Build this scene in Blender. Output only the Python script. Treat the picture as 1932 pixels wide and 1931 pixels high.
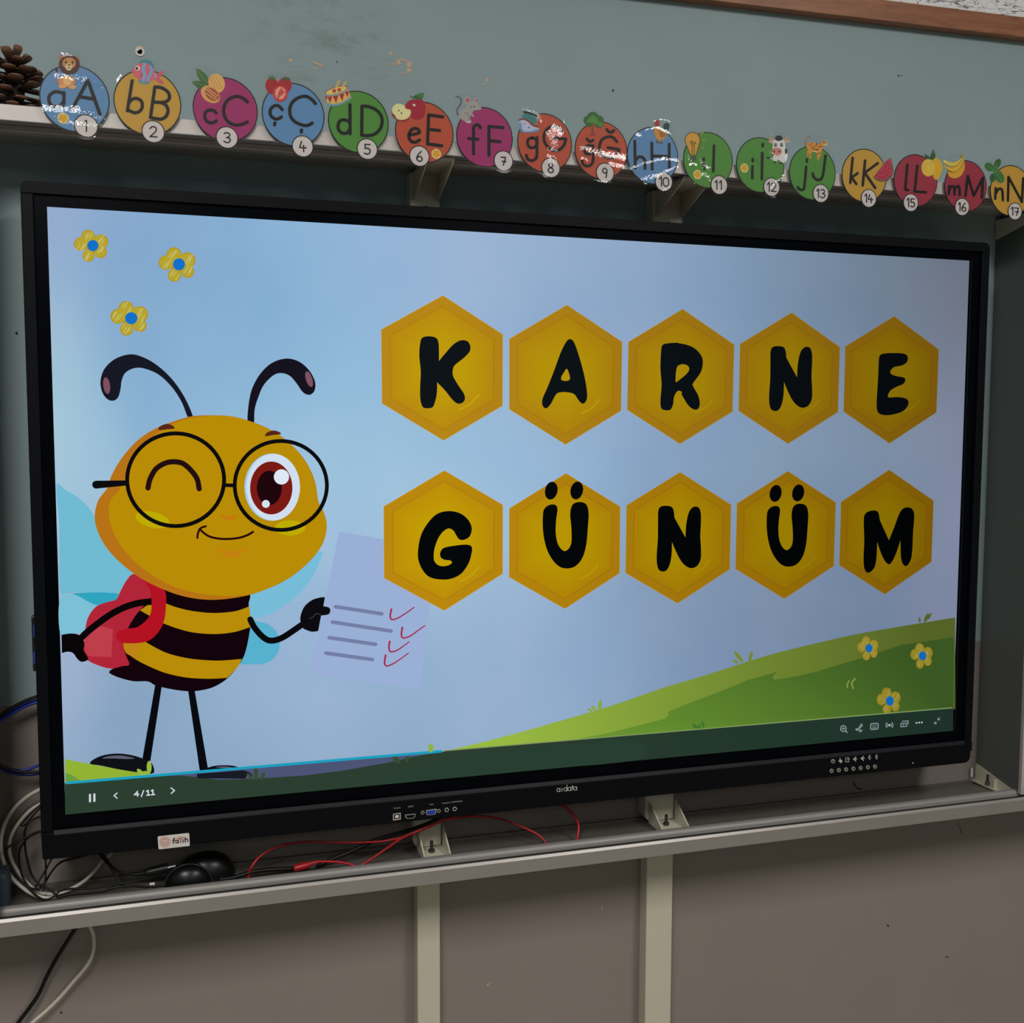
import bpy, bmesh, math, random
from mathutils import Vector, Matrix, Euler
from mathutils.geometry import tessellate_polygon

random.seed(7)
SC = bpy.context.scene
for o in list(bpy.data.objects):
    bpy.data.objects.remove(o)
COL = SC.collection

# ------------------------------------------------------------------ camera
# The display's 16:9 panel (65 inch, 1.428 x 0.803 m) fixes the camera.  Wall face is y = 0, the room is at y < 0.
D = 0.10            # distance from the wall face to the panel surface
ZC = 1.55           # height of the panel centre above the floor
FPX = 2011.396
CAM = Vector((-0.5483, -1.5133 - D, 0.1189 + ZC))
ROT = Euler((1.4929, -0.0030, -0.2958), 'XYZ')
cd = bpy.data.cameras.new('camera')
cam = bpy.data.objects.new('camera', cd)
COL.objects.link(cam)
cam.location = CAM
cam.rotation_euler = ROT
cd.sensor_fit = 'HORIZONTAL'
cd.sensor_width = 36.0
cd.lens = 36.0 * FPX / 1932.0
cd.clip_start = 0.02
SC.camera = cam

# ------------------------------------------------------------------ world, exposure
W = bpy.data.worlds.new('world')
SC.world = W
W.use_nodes = True
W.node_tree.nodes['Background'].inputs[0].default_value = (0.75, 0.86, 1.0, 1)
W.node_tree.nodes['Background'].inputs[1].default_value = 0.10
SC.view_settings.view_transform = 'Standard'
SC.view_settings.look = 'None'
SC.view_settings.exposure = 0.0
SC.view_settings.gamma = 1.0
SC.view_settings.use_curve_mapping = False

# ------------------------------------------------------------------ ceiling lamps (light part)
CEIL = 3.15
LAMPS = [(-1.15, -2.30, 58, .60), (1.10, -2.30, 46, .60), (-1.15, -4.95, 13, .60), (1.10, -4.95, 13, .60)]
for i, (lx, ly, lw, ls) in enumerate(LAMPS):
    ld = bpy.data.lights.new('ceiling_lamp_light', 'AREA')
    ld.shape = 'RECTANGLE'
    ld.size = ls
    ld.size_y = 1.2
    ld.energy = lw
    ld.color = (1.0, 0.965, 0.93)
    lo = bpy.data.objects.new('ceiling_lamp_light', ld)
    COL.objects.link(lo)
    lo.location = (lx, ly, CEIL - 0.085)

# ------------------------------------------------------------------ helpers
RM = ROT.to_matrix()


def ray(x, y):
    return RM @ Vector(((x - 966.0) / FPX, -(y - 965.5) / FPX, -1.0))


def at(x, y, Y):
    """photo pixel -> world point on the vertical plane at distance Y from the panel (Y>0 towards the wall)"""
    d = ray(x, y)
    t = ((Y - D) - CAM.y) / d.y
    return CAM + d * t


def lin1(c):
    c /= 255.0
    return c / 12.92 if c <= 0.04045 else ((c + 0.055) / 1.055) ** 2.4


def C(r, g, b, k=1.0):
    return (lin1(r) * k, lin1(g) * k, lin1(b) * k)


def tag(o, label=None, cat=None, group=None, kind=None):
    if label:
        o['label'] = label
    if cat:
        o['category'] = cat
    if group:
        o['group'] = group
    if kind:
        o['kind'] = kind
    return o


def worg(o):
    p = Vector((0, 0, 0))
    while o is not None:
        p += o.location
        o = o.parent
    return p


def empty(name, loc, parent=None):
    o = bpy.data.objects.new(name, None)
    o.empty_display_size = 0.02
    COL.objects.link(o)
    o.location = Vector(loc)
    if parent:
        o.parent = parent
        o.location = Vector(loc) - worg(parent)
    return o


class MB:
    """collects world-space geometry that becomes ONE mesh object"""

    def __init__(s):
        s.v = []
        s.f = []
        s.c = []
        s.sm = []

    def add(s, vs, fs, col=(0.5, 0.5, 0.5), smooth=False, cols=None):
        b = len(s.v)
        s.v += [Vector(v) for v in vs]
        s.c += cols if cols else [col] * len(vs)
        for f in fs:
            s.f.append([b + i for i in f])
            s.sm.append(smooth)
        return s

    def box(s, lo, hi, col=(0.5, 0.5, 0.5)):
        x0, y0, z0 = lo
        x1, y1, z1 = hi
        vs = [(x0, y0, z0), (x1, y0, z0), (x1, y1, z0), (x0, y1, z0), (x0, y0, z1), (x1, y0, z1), (x1, y1, z1), (x0, y1, z1)]
        fs = [(0, 3, 2, 1), (4, 5, 6, 7), (0, 1, 5, 4), (1, 2, 6, 5), (2, 3, 7, 6), (3, 0, 4, 7)]
        return s.add(vs, fs, col)

    def prism_x(s, prof, x0, x1, col=(0.5, 0.5, 0.5)):
        """closed (y,z) profile swept along x"""
        n = len(prof)
        vs = [(x0, p[0], p[1]) for p in prof] + [(x1, p[0], p[1]) for p in prof]
        fs = [(i, (i + 1) % n, n + (i + 1) % n, n + i) for i in range(n)]
        tr = tessellate_polygon([[Vector((p[0], p[1], 0)) for p in prof]])
        fs += [tuple(t) for t in tr] + [tuple(n + i for i in t[::-1]) for t in tr]
        return s.add(vs, fs, col)

    def slab_xz(s, loop, y0, y1, col=(0.5, 0.5, 0.5)):
        """closed (x,z) outline with thickness y0 (front) .. y1 (back)"""
        n = len(loop)
        vs = [(p[0], y0, p[1]) for p in loop] + [(p[0], y1, p[1]) for p in loop]
        fs = [(i, (i + 1) % n, n + (i + 1) % n, n + i) for i in range(n)]
        tr = tessellate_polygon([[Vector((p[0], p[1], 0)) for p in loop]])
        fs += [tuple(t) for t in tr] + [tuple(n + i for i in t[::-1]) for t in tr]
        return s.add(vs, fs, col)

    def slab_yz(s, loop, x0, x1, col=(0.5, 0.5, 0.5)):
        return s.prism_x(loop, x0, x1, col)

    def cyl(s, a, b, r0, r1=None, n=16, col=(0.5, 0.5, 0.5), caps=True, smooth=True):
        a = Vector(a)
        b = Vector(b)
        r1 = r0 if r1 is None else r1
        d = (b - a).normalized()
        u = d.orthogonal().normalized()
        w = d.cross(u)
        vs = []
        for p, r in ((a, r0), (b, r1)):
            vs += [p + (u * math.cos(2 * math.pi * i / n) + w * math.sin(2 * math.pi * i / n)) * r for i in range(n)]
        s.add(vs, [(i, (i + 1) % n, n + (i + 1) % n, n + i) for i in range(n)], col, smooth)
        if caps:
            s.add(vs[:n], [tuple(range(n))[::-1]], col)
            s.add(vs[n:], [tuple(range(n))], col)
        return s

    def tube(s, pts, r, n=10, sub=8, col=(0.5, 0.5, 0.5), radii=None):
        P, T = spline3(pts, sub)
        m = len(P)
        ref = Vector((0.13, 1, 0.2)).normalized()
        vs = []
        for i, p in enumerate(P):
            d = (P[min(i + 1, m - 1)] - P[max(i - 1, 0)]).normalized()
            u = (ref - d * ref.dot(d))
            u = u.normalized() if u.length > 1e-4 else d.orthogonal().normalized()
            ref = u
            w = d.cross(u)
            rr = r
            if radii:
                k = T[i]
                a = int(min(k, len(radii) - 1))
                b = min(a + 1, len(radii) - 1)
                rr = radii[a] + (radii[b] - radii[a]) * (k - a)
            vs += [p + (u * math.cos(2 * math.pi * j / n) + w * math.sin(2 * math.pi * j / n)) * rr for j in range(n)]
        fs = []
        for i in range(m - 1):
            for j in range(n):
                fs.append((i * n + j, i * n + (j + 1) % n, (i + 1) * n + (j + 1) % n, (i + 1) * n + j))
        s.add(vs, fs, col, True)
        s.add(vs[:n], [tuple(range(n))], col)
        s.add(vs[-n:], [tuple(range(n))], col)
        return s

    def build(s, name, mat, parent=None, bevel=0.0, seg=2, org=None):
        lo = Vector((min(v.x for v in s.v), min(v.y for v in s.v), min(v.z for v in s.v)))
        hi = Vector((max(v.x for v in s.v), max(v.y for v in s.v), max(v.z for v in s.v)))
        if org is None:
            org = (lo + hi) / 2
            if parent is None:
                org.z = lo.z
        org = Vector(org)
        me = bpy.data.meshes.new(name)
        me.from_pydata([v - org for v in s.v], [], s.f)
        at_ = me.attributes.new('Col', 'FLOAT_COLOR', 'POINT')
        flat = []
        for c in s.c:
            flat += [c[0], c[1], c[2], 1.0]
        at_.data.foreach_set('color', flat)
        me.polygons.foreach_set('use_smooth', s.sm)
        me.update()
        bm = bmesh.new()
        bm.from_mesh(me)
        bmesh.ops.recalc_face_normals(bm, faces=bm.faces)
        bm.to_mesh(me)
        bm.free()
        o = bpy.data.objects.new(name, me)
        COL.objects.link(o)
        o.location = org
        if parent is not None:
            o.parent = parent
            o.location = org - worg(parent)
        me.materials.append(M[mat] if isinstance(mat, str) else mat)
        if bevel > 0:
            bv = o.modifiers.new('bevel', 'BEVEL')
            bv.width = bevel
            bv.segments = seg
            bv.limit_method = 'ANGLE'
            bv.angle_limit = math.radians(35)
        return o


def spline3(pts, sub=8):
    pts = [Vector(p) for p in pts]
    if len(pts) == 2:
        return pts, [0, 1]
    out, tt = [], []
    n = len(pts)
    for i in range(n - 1):
        p0 = pts[max(i - 1, 0)]
        p1 = pts[i]
        p2 = pts[i + 1]
        p3 = pts[min(i + 2, n - 1)]
        for k in range(sub):
            t = k / sub
            out.append(0.5 * ((2 * p1) + (p2 - p0) * t + (2 * p0 - 5 * p1 + 4 * p2 - p3) * t * t + (3 * p1 - p0 - 3 * p2 + p3) * t ** 3))
            tt.append(i + t)
    out.append(pts[-1])
    tt.append(n - 1)
    return out, tt


def spline_closed(pts, sub=5):
    n = len(pts)
    out = []
    for i in range(n):
        p0, p1, p2, p3 = pts[i - 1], pts[i], pts[(i + 1) % n], pts[(i + 2) % n]
        if p1 == p2:
            continue
        for k in range(sub):
            t = k / sub
            out.append(tuple(0.5 * ((2 * p1[j]) + (p2[j] - p0[j]) * t + (2 * p0[j] - 5 * p1[j] + 4 * p2[j] - p3[j]) * t * t
                                    + (3 * p1[j] - p0[j] - 3 * p2[j] + p3[j]) * t ** 3) for j in (0, 1)))
    return out


# ------------------------------------------------------------------ materials
M = {}


def mat(name, base=(0.5, 0.5, 0.5), rough=0.5, metal=0.0, spec=0.5, noise=0.0, nscale=40, bump=0.0, bscale=200, attr=False, coat=0.0):
    m = bpy.data.materials.new(name)
    m.use_nodes = True
    nt = m.node_tree
    b = nt.nodes['Principled BSDF']
    b.inputs['Roughness'].default_value = rough
    b.inputs['Metallic'].default_value = metal
    b.inputs['Specular IOR Level'].default_value = spec
    b.inputs['Coat Weight'].default_value = coat
    b.inputs['Base Color'].default_value = (*base, 1)
    src = None
    if attr:
        a = nt.nodes.new('ShaderNodeAttribute')
        a.attribute_name = 'Col'
        src = a.outputs['Color']
        nt.links.new(src, b.inputs['Base Color'])
    tc = nt.nodes.new('ShaderNodeTexCoord')
    if noise > 0:
        n = nt.nodes.new('ShaderNodeTexNoise')
        n.inputs['Scale'].default_value = nscale
        n.inputs['Detail'].default_value = 5
        nt.links.new(tc.outputs['Object'], n.inputs['Vector'])
        mr = nt.nodes.new('ShaderNodeMapRange')
        mr.inputs['To Min'].default_value = 1 - noise
        mr.inputs['To Max'].default_value = 1 + noise
        nt.links.new(n.outputs['Fac'], mr.inputs['Value'])
        mx = nt.nodes.new('ShaderNodeVectorMath')
        mx.operation = 'MULTIPLY'
        if src:
            nt.links.new(src, mx.inputs[0])
        else:
            mx.inputs[0].default_value = base
        nt.links.new(mr.outputs['Result'], mx.inputs[1])
        nt.links.new(mx.outputs[0], b.inputs['Base Color'])
    if bump > 0:
        n2 = nt.nodes.new('ShaderNodeTexNoise')
        n2.inputs['Scale'].default_value = bscale
        n2.inputs['Detail'].default_value = 3
        nt.links.new(tc.outputs['Object'], n2.inputs['Vector'])
        bp = nt.nodes.new('ShaderNodeBump')
        bp.inputs['Strength'].default_value = bump
        bp.inputs['Distance'].default_value = 0.002
        nt.links.new(n2.outputs['Fac'], bp.inputs['Height'])
        nt.links.new(bp.outputs['Normal'], b.inputs['Normal'])
    M[name] = m
    return m


mat('aluminium', C(188, 183, 179), 0.5, 0.3, noise=0.05, nscale=25)
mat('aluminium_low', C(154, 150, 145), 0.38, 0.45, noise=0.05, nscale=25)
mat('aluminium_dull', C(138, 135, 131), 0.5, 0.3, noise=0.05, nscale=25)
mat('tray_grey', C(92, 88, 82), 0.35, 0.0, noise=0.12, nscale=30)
mat('groove_shade_black', C(34, 33, 31), 0.7, spec=0.2)
mat('groove_shade', C(60, 58, 55), 0.6)
mat('cream_steel', C(196, 191, 172), 0.42, 0, noise=0.03, nscale=15, bump=0.03, bscale=400)
mat('galvanised', C(150, 152, 150), 0.35, 0.9)
mat('dark_bolt', C(70, 70, 66), 0.45, 0.7)
mat('bezel', C(9, 11, 15), 0.45, 0, spec=0.10, bump=0.03, bscale=900)
mat('bezel_ridge', C(26, 27, 31), 0.4, 0, spec=0.2)
mat('black_glass', C(2, 4, 9), 0.25, 0, spec=0.06)
mat('black_plastic', C(20, 20, 22), 0.4, 0, spec=0.4)
mat('gloss_black', C(12, 12, 13), 0.32, 0, spec=0.35)
mat('hole_black', C(4, 4, 4), 0.8, spec=0.1)
mat('port_metal', C(190, 188, 180), 0.35, 0.5)
mat('port_blue', C(28, 60, 150), 0.45)
mat('print_paint', rough=0.55, attr=True, spec=0.3)
mat('card_print', rough=0.5, attr=True, spec=0.35, noise=0.03, nscale=120)
mat('sticker_white', C(215, 210, 205), 0.45)
mat('panel_grey', C(88, 93, 90), 0.38, 0, spec=0.5, noise=0.03, nscale=8)
mat('whiteboard', C(225, 226, 226), 0.25)
mat('cable_blue', C(12, 45, 150), 0.4)
mat('cable_black', C(14, 14, 15), 0.45, spec=0.25)
mat('cable_white', C(196, 190, 176), 0.5)
mat('cable_red', C(165, 16, 26), 0.42)
mat('blue_grey_plastic', C(58, 74, 86), 0.5)
mat('cone_scale', rough=0.75, attr=True, noise=0.35, nscale=160, bump=0.2, bscale=500)
mat('ceiling_paint', C(225, 226, 222), 0.9)
mat('floor_tile', C(150, 142, 132), 0.5, noise=0.1, nscale=6)
mat('lamp_housing', C(235, 235, 232), 0.5)
mat('paint_chip', C(205, 178, 152), 0.9)
mat('wire_dark', C(25, 24, 22), 0.7)


def wood_mat():
    m = mat('brown_wood', C(150, 98, 66), 0.45)
    nt = m.node_tree
    b = nt.nodes['Principled BSDF']
    tc = nt.nodes.new('ShaderNodeTexCoord')
    mp = nt.nodes.new('ShaderNodeMapping')
    mp.inputs['Scale'].default_value = (3.0, 14, 26)
    n = nt.nodes.new('ShaderNodeTexNoise')
    n.inputs['Scale'].default_value = 3.5
    n.inputs['Detail'].default_value = 6
    n.inputs['Distortion'].default_value = 1.2
    r = nt.nodes.new('ShaderNodeValToRGB')
    r.color_ramp.elements[0].position = 0.3
    r.color_ramp.elements[0].color = (*C(132, 82, 54), 1)
    r.color_ramp.elements[1].position = 0.7
    r.color_ramp.elements[1].color = (*C(164, 108, 74), 1)
    nt.links.new(tc.outputs['Object'], mp.inputs[0])
    nt.links.new(mp.outputs[0], n.inputs['Vector'])
    nt.links.new(n.outputs['Fac'], r.inputs[0])
    nt.links.new(r.outputs[0], b.inputs['Base Color'])


wood_mat()


def scribble_mat():
    m = mat('scribbled_white', C(235, 235, 235), 0.4)
    nt = m.node_tree
    b = nt.nodes['Principled BSDF']
    tc = nt.nodes.new('ShaderNodeTexCoord')
    fac = None
    for sc, th, mpv in ((9, 0.010, (0.6, 1, 5.0)), (34, 0.010, (1, 1, 1.4))):
        mp = nt.nodes.new('ShaderNodeMapping')
        mp.inputs['Scale'].default_value = mpv
        n = nt.nodes.new('ShaderNodeTexNoise')
        n.inputs['Scale'].default_value = sc
        n.inputs['Detail'].default_value = 4
        s1 = nt.nodes.new('ShaderNodeMath')
        s1.operation = 'SUBTRACT'
        s1.inputs[1].default_value = 0.5
        a1 = nt.nodes.new('ShaderNodeMath')
        a1.operation = 'ABSOLUTE'
        g = nt.nodes.new('ShaderNodeMapRange')
        g.inputs['From Min'].default_value = 0
        g.inputs['From Max'].default_value = th
        nt.links.new(tc.outputs['Object'], mp.inputs[0])
        nt.links.new(mp.outputs[0], n.inputs['Vector'])
        nt.links.new(n.outputs['Fac'], s1.inputs[0])
        nt.links.new(s1.outputs[0], a1.inputs[0])
        nt.links.new(a1.outputs[0], g.inputs['Value'])
        if fac is None:
            fac = g.outputs['Result']
        else:
            mm = nt.nodes.new('ShaderNodeMath')
            mm.operation = 'MULTIPLY'
            nt.links.new(fac, mm.inputs[0])
            nt.links.new(g.outputs['Result'], mm.inputs[1])
            fac = mm.outputs[0]
    mx = nt.nodes.new('ShaderNodeMix')
    mx.data_type = 'RGBA'
    mx.inputs[6].default_value = (*C(70, 62, 66), 1)
    mx.inputs[7].default_value = (*C(240, 240, 240), 1)
    nt.links.new(fac, mx.inputs[0])
    nt.links.new(mx.outputs[2], b.inputs['Base Color'])


scribble_mat()


def wall_mat(split):
    """blue-green paint above a grey-brown dado, with faint roller texture and one scuffed area"""
    m = mat('classroom_wall', (0.3, 0.38, 0.37), 0.6)
    nt = m.node_tree
    b = nt.nodes['Principled BSDF']
    b.inputs['Roughness'].default_value = 0.55
    b.inputs['Specular IOR Level'].default_value = 0.3
    ge = nt.nodes.new('ShaderNodeNewGeometry')
    sep = nt.nodes.new('ShaderNodeSeparateXYZ')
    nt.links.new(ge.outputs['Position'], sep.inputs[0])
    gt = nt.nodes.new('ShaderNodeMapRange')
    gt.inputs['From Min'].default_value = split - 0.0012
    gt.inputs['From Max'].default_value = split + 0.0012
    nt.links.new(sep.outputs['Z'], gt.inputs['Value'])
    n = nt.nodes.new('ShaderNodeTexNoise')
    n.inputs['Scale'].default_value = 5
    n.inputs['Detail'].default_value = 6
    nt.links.new(ge.outputs['Position'], n.inputs['Vector'])
    mr = nt.nodes.new('ShaderNodeMapRange')
    mr.inputs['To Min'].default_value = 0.92
    mr.inputs['To Max'].default_value = 1.08
    nt.links.new(n.outputs['Fac'], mr.inputs['Value'])
    mx = nt.nodes.new('ShaderNodeMix')
    mx.data_type = 'RGBA'
    mx.inputs[6].default_value = (*C(136, 127, 121), 1)
    mx.inputs[7].default_value = (*C(145, 166, 169), 1)
    nt.links.new(gt.outputs['Result'], mx.inputs[0])
    mu = nt.nodes.new('ShaderNodeVectorMath')
    mu.operation = 'MULTIPLY'
    nt.links.new(mx.outputs[2], mu.inputs[0])
    nt.links.new(mr.outputs['Result'], mu.inputs[1])
    # scuffs round one spot of the wall
    p = at(620, 70, D)
    dv = nt.nodes.new('ShaderNodeVectorMath')
    dv.operation = 'DISTANCE'
    dv.inputs[1].default_value = p
    nt.links.new(ge.outputs['Position'], dv.inputs[0])
    fr = nt.nodes.new('ShaderNodeMapRange')
    fr.inputs['From Min'].default_value = 0.16
    fr.inputs['From Max'].default_value = 0.03
    nt.links.new(dv.outputs['Value'], fr.inputs['Value'])
    mp = nt.nodes.new('ShaderNodeMapping')
    mp.inputs['Rotation'].default_value = (0, math.radians(40), 0)
    mp.inputs['Scale'].default_value = (1, 1, 2.6)
    n3 = nt.nodes.new('ShaderNodeTexNoise')
    n3.inputs['Scale'].default_value = 16
    n3.inputs['Detail'].default_value = 8
    n3.inputs['Roughness'].default_value = 0.7
    nt.links.new(ge.outputs['Position'], mp.inputs[0])
    nt.links.new(mp.outputs[0], n3.inputs['Vector'])
    th = nt.nodes.new('ShaderNodeMapRange')
    th.inputs['From Min'].default_value = 0.50
    th.inputs['From Max'].default_value = 0.66
    nt.links.new(n3.outputs['Fac'], th.inputs['Value'])
    pr = nt.nodes.new('ShaderNodeMath')
    pr.operation = 'MULTIPLY'
    nt.links.new(fr.outputs['Result'], pr.inputs[0])
    nt.links.new(th.outputs['Result'], pr.inputs[1])
    pk = nt.nodes.new('ShaderNodeMath')
    pk.operation = 'MULTIPLY'
    pk.inputs[1].default_value = 0.45
    nt.links.new(pr.outputs[0], pk.inputs[0])
    m2 = nt.nodes.new('ShaderNodeMix')
    m2.data_type = 'RGBA'
    m2.inputs[7].default_value = (*C(105, 122, 108), 1)
    nt.links.new(pk.outputs[0], m2.inputs[0])
    nt.links.new(mu.outputs[0], m2.inputs[6])
    nt.links.new(m2.outputs[2], b.inputs['Base Color'])
    n2 = nt.nodes.new('ShaderNodeTexNoise')
    n2.inputs['Scale'].default_value = 260
    nt.links.new(ge.outputs['Position'], n2.inputs['Vector'])
    bp = nt.nodes.new('ShaderNodeBump')
    bp.inputs['Strength'].default_value = 0.06
    bp.inputs['Distance'].default_value = 0.001
    nt.links.new(n2.outputs['Fac'], bp.inputs['Height'])
    nt.links.new(bp.outputs['Normal'], b.inputs['Normal'])


wall_mat(ZC - 0.272)


def screen_mat():
    m = bpy.data.materials.new('screen_pixels')
    m.use_nodes = True
    nt = m.node_tree
    nt.nodes.remove(nt.nodes['Principled BSDF'])
    e = nt.nodes.new('ShaderNodeEmission')
    a = nt.nodes.new('ShaderNodeAttribute')
    a.attribute_name = 'Col'
    nt.links.new(a.outputs['Color'], e.inputs[0])
    nt.links.new(e.outputs[0], nt.nodes['Material Output'].inputs[0])
    M['screen_pixels'] = m
    # picture of a softly clouded sky shown on the panel
    m = bpy.data.materials.new('screen_sky')
    m.use_nodes = True
    nt = m.node_tree
    nt.nodes.remove(nt.nodes['Principled BSDF'])
    e = nt.nodes.new('ShaderNodeEmission')
    a = nt.nodes.new('ShaderNodeAttribute')
    a.attribute_name = 'Col'
    tc = nt.nodes.new('ShaderNodeTexCoord')
    n = nt.nodes.new('ShaderNodeTexNoise')
    n.inputs['Scale'].default_value = 5.0
    n.inputs['Detail'].default_value = 4
    n.inputs['Roughness'].default_value = 0.45
    nt.links.new(tc.outputs['Object'], n.inputs['Vector'])
    r = nt.nodes.new('ShaderNodeValToRGB')
    r.color_ramp.elements[0].position = 0.33
    r.color_ramp.elements[0].color = (0.94, 0.97, 0.99, 1)
    r.color_ramp.elements[1].position = 0.68
    r.color_ramp.elements[1].color = (1.08, 1.04, 1.02, 1)
    nt.links.new(n.outputs['Fac'], r.inputs[0])
    mu = nt.nodes.new('ShaderNodeVectorMath')
    mu.operation = 'MULTIPLY'
    nt.links.new(a.outputs['Color'], mu.inputs[0])
    nt.links.new(r.outputs[0], mu.inputs[1])
    nt.links.new(mu.outputs[0], e.inputs[0])
    nt.links.new(e.outputs[0], nt.nodes['Material Output'].inputs[0])
    M['screen_sky'] = m


screen_mat()


def laminate_mat(name, strength, scale, rot, stretch, seed=0.0):
    """clear glossy laminating film, creased by the given amount"""
    m = bpy.data.materials.new(name)
    m.use_nodes = True
    nt = m.node_tree
    nt.nodes.remove(nt.nodes['Principled BSDF'])
    tr = nt.nodes.new('ShaderNodeBsdfTransparent')
    tr.inputs[0].default_value = (0.985, 0.985, 0.985, 1)
    gl = nt.nodes.new('ShaderNodeBsdfGlossy')
    gl.inputs['Roughness'].default_value = 0.025
    tc = nt.nodes.new('ShaderNodeTexCoord')
    mp = nt.nodes.new('ShaderNodeMapping')
    mp.inputs['Location'].default_value = (seed, seed * 1.7, seed * 0.6)
    mp.inputs['Rotation'].default_value = (0, math.radians(rot), 0)
    mp.inputs['Scale'].default_value = (1, 1, stretch)
    n1 = nt.nodes.new('ShaderNodeTexNoise')      # where the film is creased
    n1.inputs['Scale'].default_value = 13
    n1.inputs['Detail'].default_value = 2
    n2 = nt.nodes.new('ShaderNodeTexNoise')      # the fine creases
    n2.inputs['Scale'].default_value = scale
    n2.inputs['Detail'].default_value = 2
    nt.links.new(tc.outputs['Object'], mp.inputs[0])
    nt.links.new(mp.outputs[0], n1.inputs['Vector'])
    nt.links.new(mp.outputs[0], n2.inputs['Vector'])
    mk = nt.nodes.new('ShaderNodeMapRange')
    mk.interpolation_type = 'SMOOTHSTEP'
    mk.inputs['From Min'].default_value = 0.48
    mk.inputs['From Max'].default_value = 0.56
    nt.links.new(n1.outputs['Fac'], mk.inputs['Value'])
    hm = nt.nodes.new('ShaderNodeMath')
    hm.operation = 'MULTIPLY'
    nt.links.new(mk.outputs['Result'], hm.inputs[0])
    nt.links.new(n2.outputs['Fac'], hm.inputs[1])
    b2 = nt.nodes.new('ShaderNodeBump')
    b2.inputs['Strength'].default_value = 1.0
    b2.inputs['Distance'].default_value = 0.00030 * strength
    nt.links.new(hm.outputs[0], b2.inputs['Height'])
    nt.links.new(b2.outputs[0], gl.inputs['Normal'])
    fr = nt.nodes.new('ShaderNodeFresnel')
    fr.inputs['IOR'].default_value = 1.5
    nt.links.new(b2.outputs[0], fr.inputs['Normal'])
    mx = nt.nodes.new('ShaderNodeMixShader')
    nt.links.new(fr.outputs[0], mx.inputs[0])
    nt.links.new(tr.outputs[0], mx.inputs[1])
    nt.links.new(gl.outputs[0], mx.inputs[2])
    nt.links.new(mx.outputs[0], nt.nodes['Material Output'].inputs[0])
    M[name] = m


laminate_mat('film_flat', 0.02, 90, 10, 1.5)

# ------------------------------------------------------------------ the room
RX0, RX1, RY1 = -3.4, 3.6, -6.6
wall = MB().box((RX0, 0, 0), (RX1, 0.15, CEIL)).build('wall_front', 'classroom_wall')
tag(wall, 'blue-green painted classroom wall with grey-brown lower part', 'wall', kind='structure')
tag(MB().box((RX0 - 0.15, RY1, 0), (RX0, 0.15, CEIL)).build('wall_left', 'classroom_wall'), 'side wall to the left of the display', 'wall', kind='structure')
tag(MB().box((RX1, RY1, 0), (RX1 + 0.15, 0.15, CEIL)).build('wall_right', 'classroom_wall'), 'side wall to the right of the display', 'wall', kind='structure')
tag(MB().box((RX0 - 0.15, RY1 - 0.15, 0), (RX1 + 0.15, RY1, CEIL)).build('wall_rear', 'classroom_wall'), 'rear wall behind the viewer', 'wall', kind='structure')
tag(MB().box((RX0 - 0.15, RY1 - 0.15, -0.1), (RX1 + 0.15, 0.15, 0)).build('floor', 'floor_tile'), 'speckled grey-brown classroom floor', 'floor', kind='structure')
tag(MB().box((RX0 - 0.15, RY1 - 0.15, CEIL), (RX1 + 0.15, 0.15, CEIL + 0.1)).build('ceiling', 'ceiling_paint'), 'white painted classroom ceiling', 'ceiling', kind='structure')
for i, (lx, ly, lw, ls) in enumerate(LAMPS):
    t = empty('ceiling_lamp', (lx, ly, CEIL - 0.08))
    tag(t, 'white ceiling lamp %s' % ['near the front wall, on the left', 'near the front wall, on the right', 'at the rear, on the left', 'at the rear, on the right'][i], 'ceiling lamp', 'ceiling lamps')
    MB().box((lx - 0.34, ly - 0.64, CEIL - 0.08), (lx + 0.34, ly + 0.64, CEIL)).build('housing', 'lamp_housing', t, bevel=0.006)


# ---- marks on the wall (parts of the wall)
def blob(cx, cy, rx, ry, n=11, jag=0.35, rot=0.0):
    out = []
    for i in range(n):
        a = 2 * math.pi * i / n
        k = 1 + random.uniform(-jag, jag)
        x, y = rx * k * math.cos(a), ry * k * math.sin(a)
        out.append((cx + x * math.cos(rot) - y * math.sin(rot), cy + x * math.sin(rot) + y * math.cos(rot)))
    return out


def wall_mark(name, loop, mt, th=0.0004):
    pts = [at(x, y, D) for x, y in loop]
    MB().slab_xz([(p.x, p.z) for p in pts], -th, 0.0005).build(name, mt, wall)


for cx, cy, rx, ry, rot in ((548, 114, 5, 4, 0), (600, 121, 16, 2, 0.35), (594, 129, 6, 1.5, 0.1), (737, 101, 4, 3, -0.6), (752, 117, 5, 5.5, 0),
                            (772, 121, 5.5, 6, 0), (761, 113, 6, 2.2, 0.2), (771, 133, 4.5, 6, 0.5), (741, 121, 6, 1.2, 0), (764, 139, 10, 1.2, 0),
                            (918, 151, 2.5, 4, 0.2), (914, 160, 4, 1.5, 0)):
    wall_mark('paint_chip', blob(cx, cy, rx, ry, rot=rot), 'paint_chip')
wall_mark('paint_chip', blob(263, 93, 9, 8), 'paint_chip')
hp = at(264, 98, D)
MB().cyl(hp + Vector((0, -0.0012, 0)), hp + Vector((0, 0.001, 0)), 0.0062, n=24).build('wall_plug', 'sticker_white', wall)
MB().cyl(hp + Vector((-0.0004, -0.0016, 0.0005)), hp + Vector((0, 0.001, 0)), 0.0036, n=20).build('plug_hole', 'hole_black', wall)
for x, y, r in ((1156, 171, 1.8), (636, 117, 1.2), (31, 629, 2.2), (1695, 143, 1.2), (1700, 143, 1.0)):
    wall_mark('speck', blob(x, y, r, r * 1.4, 8), 'wire_dark')


def wall_wire(name, pts, r, mt):
    MB().tube([at(x, y, D - r) for x, y in pts], r, 6, 6).build(name, mt, wall)


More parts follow.
